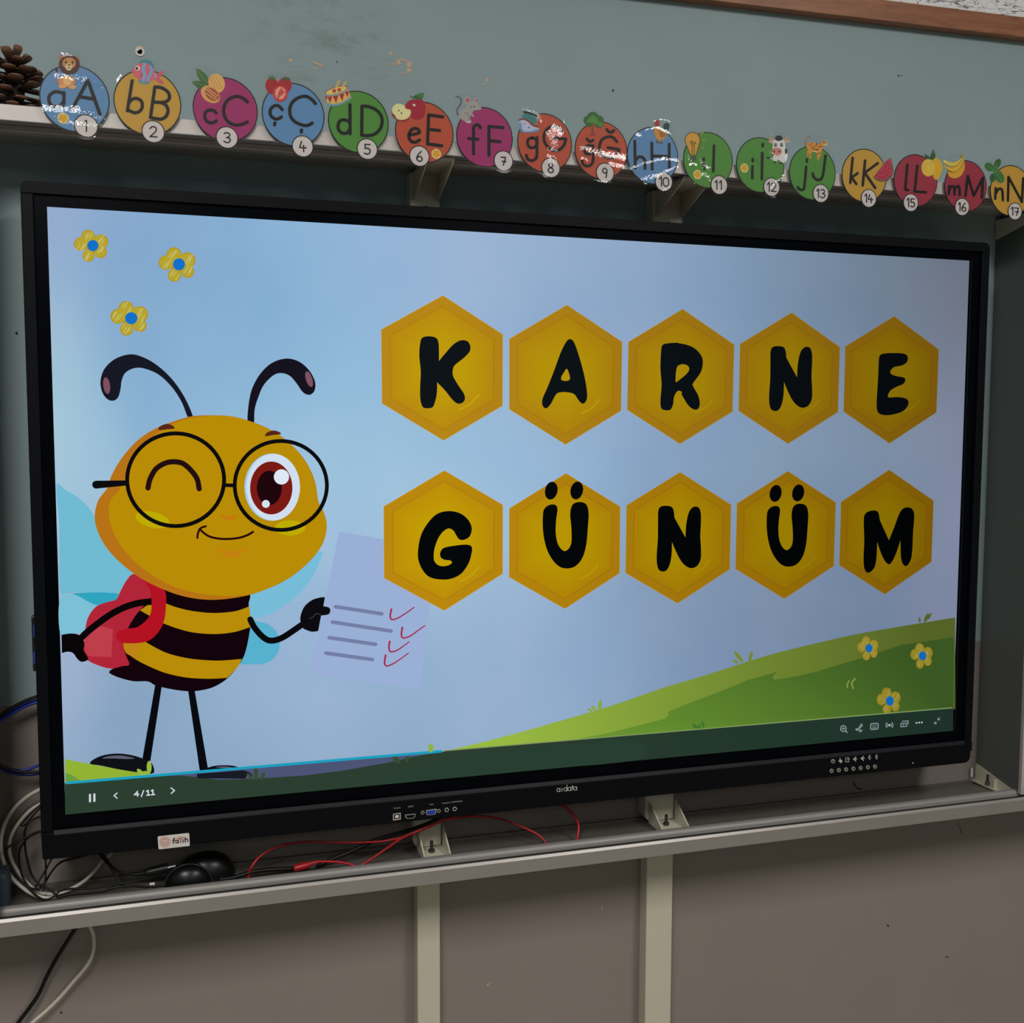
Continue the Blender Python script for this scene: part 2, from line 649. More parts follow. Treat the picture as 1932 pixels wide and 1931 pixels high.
wall_wire('scratch', [(1610, 1477), (1614, 1484), (1620, 1489), (1626, 1489)], 0.0009, 'wire_dark')
wall_wire('scratch', [(1806, 1554), (1808, 1559), (1812, 1564), (1813, 1570), (1816, 1574)], 0.0005, 'wire_dark')
wall_wire('scratch', [(1674, 1746), (1677, 1748)], 0.0010, 'wire_dark')
wall_wire('scratch', [(1783, 1806), (1790, 1807)], 0.0006, 'wire_dark')
wall_wire('scratch', [(114, 1910), (117, 1912)], 0.0010, 'wire_dark')
wall_wire('scratch', [(918, 1861), (925, 1855)], 0.0004, 'sticker_white')
wall_wire('scratch', [(1135, 1712), (1136, 1716)], 0.0008, 'sticker_white')

# ------------------------------------------------------------------ rails
RAILX0, RAILX1 = -1.9, 2.1


def P(y, z):
    """(offset from panel, height above panel centre) -> world (y, z)"""
    return (y - D, z + ZC)


up = empty('upper_rail', (0, -0.07, ZC + 0.4975))
tag(up, 'aluminium rail above the display carrying the letter cards', 'rail', 'whiteboard rails')
MB().prism_x([P(-.040, .4965), P(-.040, .5160), P(.0985, .5160), P(.0985, .5030), P(.030, .5030), P(.030, .5090), P(-.034, .5090), P(-.034, .4965)],
             RAILX0, RAILX1).build('channel', 'aluminium', up, bevel=0.0008)
MB().prism_x([P(.012, .4965), P(.012, .5090), P(.030, .5090), P(.030, .4965)], RAILX0, RAILX1).build('rear_lip', 'aluminium', up, bevel=0.001)
MB().prism_x([P(-.0335, .5040), P(-.0335, .5090), P(.0118, .5090), P(.0118, .5040)], RAILX0, RAILX1).build('groove_shade_strip', 'groove_shade', up)  # dark strip added so the groove reads as shaded
MB().prism_x([P(-.014, .4995), P(-.014, .5042), P(-.010, .5042), P(-.010, .4995)], RAILX0, RAILX1).build('centre_fin', 'aluminium', up)

lowr = empty('lower_rail', (0, -0.07, ZC - 0.545))
tag(lowr, 'aluminium tray rail below the display holding the cables', 'rail', 'whiteboard rails')
MB().prism_x([P(-.040, -.5435), P(-.040, -.5240), P(-.0372, -.5205), P(-.0350, -.5205), P(-.0350, -.5418), P(-.0085, -.5418), P(-.0085, -.5435)],
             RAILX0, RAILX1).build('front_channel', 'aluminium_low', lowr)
prof = [P(-.0085, -.5435), P(-.0085, -.5280)]
for i in range(13):
    a = math.pi * i / 12
    prof.append(P(.0005 - .0080 * math.cos(a), -.5275 + .0080 * math.sin(a)))
prof += [P(.0095, -.5280), P(.0095, -.5435)]
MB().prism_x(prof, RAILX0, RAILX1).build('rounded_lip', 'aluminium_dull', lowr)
MB().prism_x([P(-.0348, -.5295), P(-.0348, -.5416), P(-.0087, -.5416), P(-.0087, -.5295)], RAILX0, RAILX1).build('groove_shade_strip', 'groove_shade_black', lowr)  # dark fill standing in for the shade inside the channel
MB().prism_x([P(-.0215, -.5280), P(-.0215, -.5300), P(-.0195, -.5300), P(-.0195, -.5280)], RAILX0, RAILX1).build('centre_fin', 'aluminium_dull', lowr)
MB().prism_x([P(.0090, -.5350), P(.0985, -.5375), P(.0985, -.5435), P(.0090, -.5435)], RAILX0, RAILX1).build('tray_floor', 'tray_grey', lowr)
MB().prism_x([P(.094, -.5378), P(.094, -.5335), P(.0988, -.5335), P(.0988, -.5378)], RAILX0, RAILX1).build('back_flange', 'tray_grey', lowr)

# ------------------------------------------------------------------ support posts


def gusset(x0, x1, pts):
    return MB().slab_yz([P(*p) for p in pts], x0, x1)


def post(x0, x1, lx0, lx1, label):
    t = empty('support_post', ((x0 + x1) / 2, -0.015, 0.0))
    tag(t, label, 'post', 'steel posts behind the display')
    # upper channel with rounded lower corners
    loop = [(x0, ZC + .4960), (x1, ZC + .4960), (x1, ZC - .500)]
    zb = ZC - .532
    loop += [(x1, zb), (x0 + .012, zb), (x0 + .0055, zb + .002), (x0 + .002, zb + .006), (x0, zb + .013)]
    MB().slab_xz(loop, .07 - D, -0.0005).build('channel', 'cream_steel', t, bevel=0.0025)
    MB().box((lx0, .072 - D, 0.0), (lx1, -0.0005, ZC - .5440)).build('lower_leg', 'cream_steel', t, bevel=0.0015)
    # upper bracket: plate under the rail, two side gussets
    g = MB().box((x0 + .004, -.030 - D + .0, ZC + .4935), (x1 - .002, .0695 - D, ZC + .4962))
    ub = g.build('upper_bracket', 'cream_steel', t)
    for gx in (x0 + .004, x1 - .0045):
        gusset(gx, gx + .0022, [(.0695, .4945), (.0695, .4560), (.064, .4560), (-.026, .4900), (-.030, .4945)]).build('gusset', 'cream_steel', ub)
    xm = (x0 + x1) / 2 + .001
    for z in (.446, .4225):
        MB().cyl((xm, .0688 - D, ZC + z), (xm, .0712 - D, ZC + z), 0.0024, n=16).build('bolt_hole', 'hole_black', t)
    # lower bracket
    lb = MB().box((x0 + .006, .0185 - D, ZC - .5340), (x1 + .003, .0695 - D, ZC - .5318)).build('lower_bracket', 'cream_steel', t)
    for gx in (x0 + .006, x1 + .001):
        gusset(gx, gx + .0022, [(.0695, -.5318), (.0695, -.4990), (.066, -.4985), (.0190, -.5255), (.0190, -.5318)]).build('gusset', 'cream_steel', lb)
    xb = (x0 + x1) / 2 + .002
    MB().cyl((xb, .048 - D, ZC - .5325), (xb, .048 - D, ZC - .5145), 0.0026, n=12).build('bolt', 'dark_bolt', lb)
    MB().cyl((xb, .048 - D, ZC - .5322), (xb, .048 - D, ZC - .5275), 0.0052, n=6, smooth=False).build('nut', 'dark_bolt', lb)
    return t


post(-.2244, -.1793, -.2175, -.1811, 'cream steel post behind the display, the one behind the red cables')
post(.1670, .2189, .1725, .2200, 'cream steel post behind the display, the one under letter card 10')

# ------------------------------------------------------------------ end panel on the right, and the board parked beside it
ep = empty('end_panel', (.852, -0.06, ZC - .53))
tag(ep, 'dark grey vertical side panel closing the rails right of the display', 'panel')
MB().box((.852, -.008 - D, ZC - .5290), (.866, -0.0005, ZC + .4935)).build('panel', 'panel_grey', ep, bevel=0.001)
MB().box((.8505, -.0165 - D, ZC - .5250), (.8660, -.0085 - D, ZC + .4935)).build('edge_strip', 'aluminium', ep, bevel=0.001)
# bolted plastic corner block at the bottom
cb = MB().box((.8400, .018 - D, ZC - .5345), (.8515, -0.0020, ZC - .5320)).build('corner_bracket', 'cream_steel', ep)
gusset(.8495, .8518, [(.0975, -.5330), (.0975, -.5030), (.0930, -.5030), (.0000, -.5235), (-.004, -.5300), (-.004, -.5330)]).build('gusset', 'cream_steel', cb)
MB().box((.8430, .0410 - D, ZC - .5325), (.8500, .0432 - D, ZC - .5150)).build('web', 'cream_steel', cb)
MB().cyl((.8450, .060 - D, ZC - .5320), (.8450, .060 - D, ZC - .5120), 0.0022, n=12).build('bolt', 'dark_bolt', cb)
MB().cyl((.8450, .060 - D, ZC - .5320), (.8450, .060 - D, ZC - .5250), 0.0046, n=6, smooth=False).build('nut', 'galvanised', cb)
gusset(.8485, .8518, [(.0975, .4935), (.0975, .4600), (.0930, .4600), (-.006, .4830), (-.006, .4935)]).build('upper_gusset', 'cream_steel', ep)
p = at(1833, 1458, .095)
MB().cyl(p + Vector((0, 0, -.008)), p + Vector((0, 0, .008)), 0.0022, n=12).build('plastic_pin', 'sticker_white', ep)

wy0, wy1 = -.0325 - D, -.0185 - D


def slider(x0, x1, label):
    wb = empty('sliding_whiteboard', ((x0 + x1) / 2, -.125, ZC - .5195))
    tag(wb, label, 'whiteboard', 'sliding whiteboards')
    MB().box((x0 + .014, wy0 + .003, ZC - .505), (x1 - .014, wy1 - .003, ZC + .478)).build('board', 'whiteboard', wb)
    for a in (x0, x1 - .014):
        MB().box((a, wy0, ZC - .519), (a + .014, wy1, ZC + .492)).build('side_frame', 'aluminium', wb, bevel=0.001)
    for z0, z1 in ((-.519, -.505), (.478, .492)):
        MB().box((x0 + .014, wy0, ZC + z0), (x1 - .014, wy1, ZC + z1)).build('rail_frame', 'aluminium', wb, bevel=0.001)


slider(.868, 2.064, 'aluminium framed whiteboard parked in the rails right of the display')
slider(-2.03, -.797, 'unseen aluminium framed whiteboard added in the rails left of the display')  # out of view; edge placed to shade the wall strip beside the display

# ------------------------------------------------------------------ framed board, upper right
fb = empty('framed_board', (.72, -0.01, ZC + .802))
fb.rotation_euler = (0, -0.013, 0)
tag(fb, 'brown wood framed board with white black-lined face at top right', 'notice board')


def fbox(name, lo, hi, mt, bev=0.0):
    """box given relative to the framed board's own origin"""
    m = MB().box(lo, hi)
    o = m.build(name, mt, None, bevel=bev)
    o.parent = fb
    return o


fw, fh, fr = 0.90, 0.62, 0.034
fbox('bottom_rail', (-fw, -.011, .0055), (fw, .0095, .0055 + fr), 'brown_wood', .001)
fbox('top_rail', (-fw, -.011, fh - fr), (fw, .0095, fh), 'brown_wood', .001)
fbox('side_rail', (-fw, -.011, .0055 + fr), (-fw + fr, .0095, fh - fr), 'brown_wood', .001)
fbox('side_rail', (fw - fr, -.011, .0055 + fr), (fw, .0095, fh - fr), 'brown_wood', .001)
fbox('face', (-fw + fr, -.006, .0055 + fr), (fw - fr, .0080, fh - fr), 'scribbled_white')

# ------------------------------------------------------------------ flat artwork (what the panel shows, what the cards print)


def crop(x0, y0, s):
    """coordinates read in an enlarged view -> photo pixels"""
    return lambda *pts: [(x0 + px / s, y0 + py / s) for px, py in pts]


class Art:
    """flat coloured shapes on one real plane; later shapes lie a hair in front"""

    def __init__(s, Y, dl=0.00004, start=1, shade=None):
        s.Y = Y
        s.dl = dl
        s.n = start
        s.mb = MB()
        s.shade = shade

    def _pts(s, pts):
        y = s.Y - s.n * s.dl
        return [at(a, b, y) for a, b in pts]

    def _cols(s, pts, col):
        if s.shade is None:
            return [col] * len(pts)
        return [tuple(c * s.shade(a, b) for c in col) for a, b in pts]

    def poly(s, pts, col, smooth=True, holes=(), sub=5, cols=None):
        loops = [spline_closed(pts, sub) if smooth else list(pts)]
        for h in holes:
            loops.append(spline_closed(h, sub) if smooth else list(h))
        w = [s._pts(l) for l in loops]
        tr = tessellate_polygon([[Vector((p.x, p.z, 0)) for p in l] for l in w])
        flat = [p for l in w for p in l]
        fc = [c for l in loops for c in s._cols(l, col)]
        s.mb.add(flat, [tuple(t) for t in tr], col, cols=cols or fc)
        s.n += 1
        return s

    def ell(s, cx, cy, rx, ry, col, rot=0.0, n=40, inner=None):
        a = math.radians(rot)
        pts = []
        for i in range(n):
            t = 2 * math.pi * i / n
            x, y = rx * math.cos(t), ry * math.sin(t)
            pts.append((cx + x * math.cos(a) - y * math.sin(a), cy + x * math.sin(a) + y * math.cos(a)))
        w = s._pts(pts + [(cx, cy)])
        cc = s._cols(pts, col) + s._cols([(cx, cy)], inner or col)
        s.mb.add(w, [(i, (i + 1) % n, n) for i in range(n)], col, cols=cc)
        s.n += 1
        return s

    def ring(s, cx, cy, rx, ry, w, col, n=56, a0=0.0, a1=360.0):
        full = abs(a1 - a0) >= 359.9
        m = n if full else n + 1
        ins, out = [], []
        for i in range(m):
            t = math.radians(a0 + (a1 - a0) * i / n)
            out.append((cx + (rx + w / 2) * math.cos(t), cy + (ry + w / 2) * math.sin(t)))
            ins.append((cx + (rx - w / 2) * math.cos(t), cy + (ry - w / 2) * math.sin(t)))
        v = s._pts(out + ins)
        k = range(n)
        s.mb.add(v, [(i, (i + 1) % m, m + (i + 1) % m, m + i) for i in k], col, cols=s._cols(out + ins, col))
        s.n += 1
        return s

    def stroke(s, pts, w, col, smooth=True, sub=6, w2=None):
        """round-capped line of width w (tapering to w2)"""
        if smooth and len(pts) > 2:
            P3, _ = spline3([Vector((a, b, 0)) for a, b in pts], sub)
            pts = [(p.x, p.y) for p in P3]
        m = len(pts)
        L, R = [], []
        for i, (x, y) in enumerate(pts):
            a = pts[max(i - 1, 0)]
            b = pts[min(i + 1, m - 1)]
            dx, dy = b[0] - a[0], b[1] - a[1]
            l = math.hypot(dx, dy) or 1e-9
            k = 1.0
            if 0 < i < m - 1:
                d1 = (x - a[0], y - a[1])
                d2 = (b[0] - x, b[1] - y)
                l1 = math.hypot(*d1) or 1e-9
                l2 = math.hypot(*d2) or 1e-9
                n1 = (-d1[1] / l1 - d2[1] / l2, d1[0] / l1 + d2[0] / l2)
                ln = math.hypot(*n1) or 1e-9
                nx, ny = n1[0] / ln, n1[1] / ln
                k = 1.0 / max(0.45, (nx * -d1[1] + ny * d1[0]) / l1)
            else:
                nx, ny = -dy / l, dx / l
            ww = (w if w2 is None else w + (w2 - w) * i / (m - 1)) / 2 * k
            L.append((x + nx * ww, y + ny * ww))
            R.append((x - nx * ww, y - ny * ww))
        allp = L + R
        v = s._pts(allp)
        s.mb.add(v, [(i, i + 1, m + i + 1, m + i) for i in range(m - 1)], col, cols=s._cols(allp, col))
        for e, q, sg in ((0, 1, -1), (m - 1, m - 2, 1)):
            dx, dy = pts[e][0] - pts[q][0], pts[e][1] - pts[q][1]
            an = math.atan2(dy, dx)
            r = (w if (w2 is None or e == 0) else w2) / 2
            arc = [(pts[e][0] + r * math.cos(an - math.pi / 2 + math.pi * j / 8), pts[e][1] + r * math.sin(an - math.pi / 2 + math.pi * j / 8)) for j in range(9)]
            s.mb.add(s._pts(arc), [tuple(range(9))], col, cols=s._cols(arc, col))
        s.n += 1
        return s

    def build(s, name, mt, parent):
        return s.mb.build(name, mt, parent)


def text_mesh(name, string, px, py, width_px, Y, mt, parent, th=0.0003, squash=1.0):
    """flat lettering centred at a pixel of the plane Y, as wide as the photo shows it"""
    cu = bpy.data.curves.new(name, 'FONT')
    cu.body = string
    cu.align_x = 'CENTER'
    cu.align_y = 'CENTER'
    to = bpy.data.objects.new(name, cu)
    COL.objects.link(to)
    bpy.context.view_layer.update()
    me = bpy.data.meshes.new_from_object(to.evaluated_get(bpy.context.evaluated_depsgraph_get()))
    bpy.data.objects.remove(to)
    w = max(v.co.x for v in me.vertices) - min(v.co.x for v in me.vertices)
    wm = (at(px + width_px / 2, py, Y) - at(px - width_px / 2, py, Y)).length
    k = wm / w
    c = at(px, py, Y - th)
    mb = MB()
    mb.add([(c.x + v.co.x * k, c.y, c.z + v.co.y * k * squash) for v in me.vertices], [tuple(p.vertices) for p in me.polygons])
    return mb.build(name, mt, parent)


# ------------------------------------------------------------------ the interactive display
disp = empty('interactive_display', (0, -.035 - D + .03, ZC - .46))
tag(disp, 'large black interactive display showing yellow letter hexagons and a cartoon bee', 'display')
XL, XR, ZT, ZB = -.7445, .7515, .4320, -.4600


def arc(cx, cz, r, a0, a1, n=6):
    return [(cx + r * math.cos(math.radians(a0 + (a1 - a0) * i / n)), cz + r * math.sin(math.radians(a0 + (a1 - a0) * i / n))) for i in range(n + 1)]


def zz(l):
    return [(a, b + ZC) for a, b in l]


yf = -.0045 - D
MB().slab_xz(zz([(XL + .006, ZT - .006), (XR - .006, ZT - .006), (XR - .006, ZB + .006), (XL + .006, ZB + .006)]), .004 - D, .0585 - D).build('back_cover', 'black_plastic', disp)
MB().slab_xz(zz(arc(XL + .009, ZT - .009, .009, 180, 90) + arc(XR - .011, ZT - .011, .011, 90, 0) + [(XR, .4172), (XL, .4172)]), yf, .012 - D).build('top_bezel', 'bezel', disp, bevel=0.0012)
MB().slab_xz(zz([(XL, .4168), (XL + .0147, .4168), (XL + .0147, -.4225), (XL, -.4225)]), yf, .012 - D).build('side_bezel', 'bezel', disp, bevel=0.0012)
MB().slab_xz(zz([(XR - .0150, .4168), (XR, .4168), (XR, -.4225), (XR - .0150, -.4225)]), yf, .012 - D).build('side_bezel', 'bezel', disp, bevel=0.0012)
bot = MB().slab_xz(zz([(XL, -.4228), (XR, -.4228), (XR, -.4400), (XR - .003, -.4400)] + arc(XR - .015, ZB + .012, .012, 0, -90) + arc(XL + .004, ZB + .004, .003, -90, -180)),
                   yf - .001, .012 - D).build('bottom_bezel', 'bezel', disp, bevel=0.0012)
# ridge along the lower edge of the glass, caught light put in as paler colour
MB().prism_x([P(-.0046, -.4205), P(-.0066, -.4255), P(-.0066, -.4270), P(-.002, -.4270), P(-.002, -.4205)], XL + .016, XR - .016).build('ridge', 'bezel_ridge', disp)
MB().box((XL + .0145, .0006 - D, ZC - .4230), (XR - .0148, .0035 - D, ZC + .4175)).build('glass_border', 'black_glass', disp)
# thin bright line of the panel frame at the right edge
MB().box((.7185, .0003 - D, ZC - .4010), (.7198, .0008 - D, ZC + .4030)).build('inner_trim', 'bezel_ridge', disp)
# side module with USB sockets, left
m0 = at(58, 1163, .012)
m1 = at(62, 1266, .012)
sm = MB().box((m0.x + .001, .008 - D, m1.z), (XL + .004, .040 - D, m0.z)).build('side_module', 'black_plastic', disp, bevel=0.001)
for ya, yb in ((1180, 1202), (1230, 1252)):
    a = at(61, ya, .008)
    b = at(66, yb, .008)
    MB().box((a.x + .0008, .0072 - D, b.z), (b.x + .0006, .0100 - D, a.z)).build('usb_socket', 'port_blue', sm)

# ---- the panel itself: sky picture
# colours of the sky picture, viewing-angle dimming to the right painted in, at a number of places of the panel (photo pixel, colour)
SKY = [((250, 420), (134, 166, 202)), ((600, 440), (141, 180, 214)), ((1000, 500), (152, 178, 208)), ((1350, 530), (130, 155, 185)), ((1750, 530), (104, 116, 130)),
       ((660, 760), (138, 182, 216)), ((955, 860), (152, 186, 216)), ((1385, 860), (128, 155, 184)), ((1790, 870), (120, 134, 155)), ((135, 830), (158, 194, 217)),
       ((665, 960), (163, 199, 221)), ((700, 1350), (138, 164, 194)), ((1000, 1250), (142, 170, 202)), ((1370, 1190), (128, 149, 178)), ((200, 1350), (132, 160, 188)),
       ((460, 1380), (138, 166, 195)), ((450, 600), (133, 176, 210)), ((1600, 1150), (112, 128, 155)), ((750, 900), (167, 200, 222)), ((95, 420), (158, 170, 206)),
       ((102, 680), (170, 204, 216)), ((116, 1280), (174, 188, 218)), ((1806, 1020), (134, 137, 164)), ((1818, 700), (122, 126, 150)), ((1826, 500), (98, 104, 116)),
       ((780, 1230), (152, 180, 210)), ((620, 1180), (160, 186, 218)), ((300, 560), (132, 170, 206)), ((850, 470), (156, 180, 214)), ((560, 1260), (150, 182, 212)), ((1550, 530), (117, 136, 159)), ((1600, 865), (122, 144, 170)), ((1180, 700), (140, 166, 200)), ((1160, 520), (142, 166, 197))]
RMI = RM.inverted()


def to_px(P_):
    q_ = RMI @ (Vector(P_) - CAM)
    return 966.0 + FPX * q_.x / -q_.z, 965.5 - FPX * q_.y / -q_.z


def sky_col(P_):
    x, y = to_px(P_)
    w, c = 0.0, [0.0, 0.0, 0.0]
    for (sx, sy), sc_ in SKY:
        edge = 70.0 if (sx < 140 or sx > 1795) else 150.0
        d2 = ((x - sx) / (75.0 if edge == 70 else 210.0)) ** 2 + ((y - sy) / 190.0) ** 2
        k = math.exp(-d2) + 1e-5 / (1 + d2)
        w += k
        for j in range(3):
            c[j] += sc_[j] * k
    return C(*[v / w for v in c])


NX, NZ = 96, 40
SW, SH = 1.428, .8033
vs, cs, fs = [], [], []
for j in range(NZ + 1):
    for i in range(NX + 1):
        u, v = i / NX, j / NZ
        vs.append((-SW / 2 + u * SW, -D, ZC + SH / 2 - v * SH))
        cs.append(sky_col(vs[-1]))
for j in range(NZ):
    for i in range(NX):
        a = j * (NX + 1) + i
        fs.append((a, a + 1, a + NX + 2, a + NX + 1))
screen = MB().add(vs, fs, cols=cs).build('screen', 'screen_sky', disp)
screen['label'] = 'lit panel with a pale blue sky picture'


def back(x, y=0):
    """viewing-angle dimming of the panel, painted into colours towards the right"""
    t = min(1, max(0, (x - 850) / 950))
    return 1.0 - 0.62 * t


# ---- hills
A_H = crop(1080, 1120, 2.415)
ar = Art(0, start=1)
hill = [(344, 1464), (415, 1472), (493, 1469), (572, 1464), (650, 1454), (729, 1440), (788, 1427), (860, 1413), (960, 1388)] + \
    A_H((0, 565), (200, 505), (400, 435), (600, 375), (740, 330), (900, 280), (1100, 230), (1300, 185), (1500, 150), (1744, 110))
hl, ht = hill, []
pts, cols = [], []


def hillstrip(art, top, base, cfun):
    """band between a top edge and a lower edge, coloured along x"""
    n = len(top)
    w = art._pts(list(top) + list(base))
    cc = [cfun(*p) for p in top] + [cfun(*p) for p in base]
    art.mb.add(w, [(i, i + 1, n + i + 1, n + i) for i in range(n - 1)], cols=cc)
    art.n += 1


def bar_y(x):
    """upper edge of the slideshow control bar"""
    return 1478.5 + (x - 124.5) * (1337.0 - 1478.5) / (1797.0 - 124.5)


def bot_y(x):
    return 1537.5 + (x - 124.5) * (1379.5 - 1537.5) / (1797.0 - 124.5)


def mixc(a, b, t):
    t = min(1, max(0, t))
    return C(*[a[i] + (b[i] - a[i]) * t for i in range(3)])


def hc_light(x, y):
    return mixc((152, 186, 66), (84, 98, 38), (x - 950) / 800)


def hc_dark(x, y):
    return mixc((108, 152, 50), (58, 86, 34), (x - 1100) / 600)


top, _ = spline3([Vector((a, b, 0)) for a, b in hill], 4)
top = [(p.x, p.y) for p in top if p.x > 780]
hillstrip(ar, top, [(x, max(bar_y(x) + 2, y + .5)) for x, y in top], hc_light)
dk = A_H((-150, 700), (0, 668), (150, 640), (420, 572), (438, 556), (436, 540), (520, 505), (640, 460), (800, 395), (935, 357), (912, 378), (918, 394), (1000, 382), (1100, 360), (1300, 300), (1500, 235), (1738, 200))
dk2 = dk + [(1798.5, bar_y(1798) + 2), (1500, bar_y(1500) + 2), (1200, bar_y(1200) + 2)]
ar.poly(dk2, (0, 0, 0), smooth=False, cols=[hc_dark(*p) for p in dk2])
# left grass
lg = [(123, 1433), (169, 1442), (215, 1450), (257, 1457), (288, 1462), (297, 1463)]
hillstrip(ar, lg, [(x, max(bar_y(x) + 2, y + .5)) for x, y in lg], lambda x, y: C(146, 178, 52))
ar.poly([(123.8, 1459), (138, 1464), (152, 1474), (152, 1478), (124, 1480)], C(104, 158, 60), smooth=False)
for cx, cy, rx, ry, rot in (((1120), 1337, 3, 6, -40), (1132, 1332, 3.6, 11, 8), (1113, 1340, 2.5, 5, -60),
                            (1394, 1240, 3.6, 13, -38), (1388, 1249, 2.6, 6, -60), (1416, 1240, 3.0, 11, 15),
                            (1748, 1166, 3.2, 9, 25), (1735, 1170, 2.2, 5, -5), (1754, 1163, 2.2, 7, 28)):
    ar.ell(cx, cy, rx, ry, hc_light(cx, cy), rot)
for cx, cy, rx, ry, rot in ((1311, 1371, 3.6, 6, -50), (1326, 1368, 3, 7, -15), (1319, 1372, 3, 4, 0)):
    ar.ell(cx, cy, rx, ry, C(64, 118, 44), rot)
ar.stroke([(1613, 1281), (1607, 1290), (1610, 1299)], 3, C(128, 150, 70))
ar.stroke([(1602, 1285), (1598, 1293), (1599, 1298)], 2.5, C(128, 150, 70))
ar.build('hill_picture', 'screen_pixels', screen)


# ---- crayon flowers
def flower(cx, cy, sx, sy, dim, st):
    f = Art(0, start=st)
    rnd = random.Random(int(cx))
    pet = [(-8.3, -16.6, 13.5), (15.3, -7, 14.2), (15.5, 12.4, 11.6), (-7.5, 19, 11.6), (-22.3, -3.1, 13)]
    ye = tuple(c * dim for c in C(182, 164, 48))
    ed = tuple(c * dim for c in C(176, 150, 40))
    pa = tuple(c * dim for c in C(200, 192, 118))
    for x, y, r in pet:
        f.ell(cx + x * sx, cy + y * sy, r * sx, r * sy, ed, n=28)
    f.ell(cx, cy, 15 * sx, 15 * sy, ed, n=28)
    for x, y, r in pet:
        f.ell(cx + x * .95 * sx, cy + y * .95 * sy, (r - 1.6) * sx, (r - 1.6) * sy, ye, n=28)
    for x, y, r in pet:
        for k in range(4):
            ox, oy = rnd.uniform(-.5, .5) * r, rnd.uniform(-.5, .5) * r
            l = r * rnd.uniform(.25, .5)
            f.stroke([(cx + (x + ox - l * .6) * sx, cy + (y + oy + l) * sy), (cx + (x + ox + l * .6) * sx, cy + (y + oy - l) * sy)], 1.3 * sx, pa, smooth=False)
    f.ell(cx + .5 * sx, cy, 10.6 * sx, 10.6 * sy, tuple(c * (0.55 + 0.45 * dim) for c in C(18, 112, 200)), n=28)
    f.build('flower_picture', 'screen_pixels', screen)


flower(174.7, 463.6, 1, 1, 1, 1)
flower(337.2, 499.0, 1.08, 1.08, 1, 1)
flower(247.1, 600.7, 1.10, 1.08, 1, 1)
flower(1639, 1223.5, .62, .76, .66, 14)
flower(1740.5, 1238, .65, .80, .62, 14)
flower(1678.5, 1323, .70, .84, .62, 14)

# ---- honeycomb letters
A_F = crop(700, 540, 3.22)
A_G = crop(1280, 560, 3.218)
A_I = crop(700, 860, 3.22)
HEX = {
    'K': A_F((437, 58), (800, 295), (798, 727), (441, 937), (68, 713), (63, 265)),
    'A': A_F((1190, 116), (1525, 340), (1518, 757), (1182, 962), (841, 748), (841, 322)),
    'R': A_F((1893, 141)) + A_G((338, 292), (328, 697), (10, 893)) + A_F((1557, 752), (1565, 340)),
    'N': A_G((687, 98), (980, 308), (968, 700), (665, 892), (366, 693), (375, 288)),
    'E': A_G((1310, 120), (1580, 322), (1565, 702), (1281, 890), (1003, 697), (1014, 303)),
    'G': A_I((446, 92), (800, 300), (799, 717), (445, 941), (80, 744), (78, 310)),
    'U': A_I((1185, 109), (1513, 311), (1509, 714), (1177, 930), (840, 738), (841, 322)),
    'n': A_I((1878, 102)) + A_G((319, 1265), (311, 1655)) + A_I((1862, 897), (1547, 713), (1553, 303)),
    'u': A_G((664, 1061), (954, 1250), (943, 1635), (643, 1834), (347, 1653), (356, 1257)),
    'M': A_G((1279, 1053), (1548, 1240), (1535, 1610), (1253, 1806), (977, 1630), (988, 1248))}
L_N = A_G((560, 330), (575, 305), (610, 300), (640, 308), (652, 335), (655, 370), (655, 370), (720, 490), (720, 490), (725, 410), (740, 340), (765, 308),
          (795, 308), (810, 340), (812, 400), (808, 480), (812, 560), (810, 620), (790, 660), (755, 675), (720, 660), (690, 625), (660, 565), (641, 518),
          (641, 518), (638, 600), (625, 660), (605, 690), (580, 694), (558, 675), (550, 610), (557, 500), (558, 400))
L_U = A_I((1045, 350), (1060, 315), (1090, 298), (1120, 300), (1133, 325), (1125, 390), (1122, 460), (1130, 520), (1150, 562), (1178, 580), (1205, 560),
          (1218, 520), (1217, 440), (1210, 360), (1218, 310), (1240, 287), (1280, 283), (1310, 300), (1322, 350), (1318, 430), (1308, 540), (1285, 620),
          (1245, 670), (1195, 686), (1145, 675), (1100, 630), (1065, 560), (1045, 460))


def refit(l, box):
    x0, x1 = min(p[0] for p in l), max(p[0] for p in l)
    y0, y1 = min(p[1] for p in l), max(p[1] for p in l)
    return [(box[0] + (p[0] - x0) / (x1 - x0) * (box[1] - box[0]), box[2] + (p[1] - y0) / (y1 - y0) * (box[3] - box[2])) for p in l]


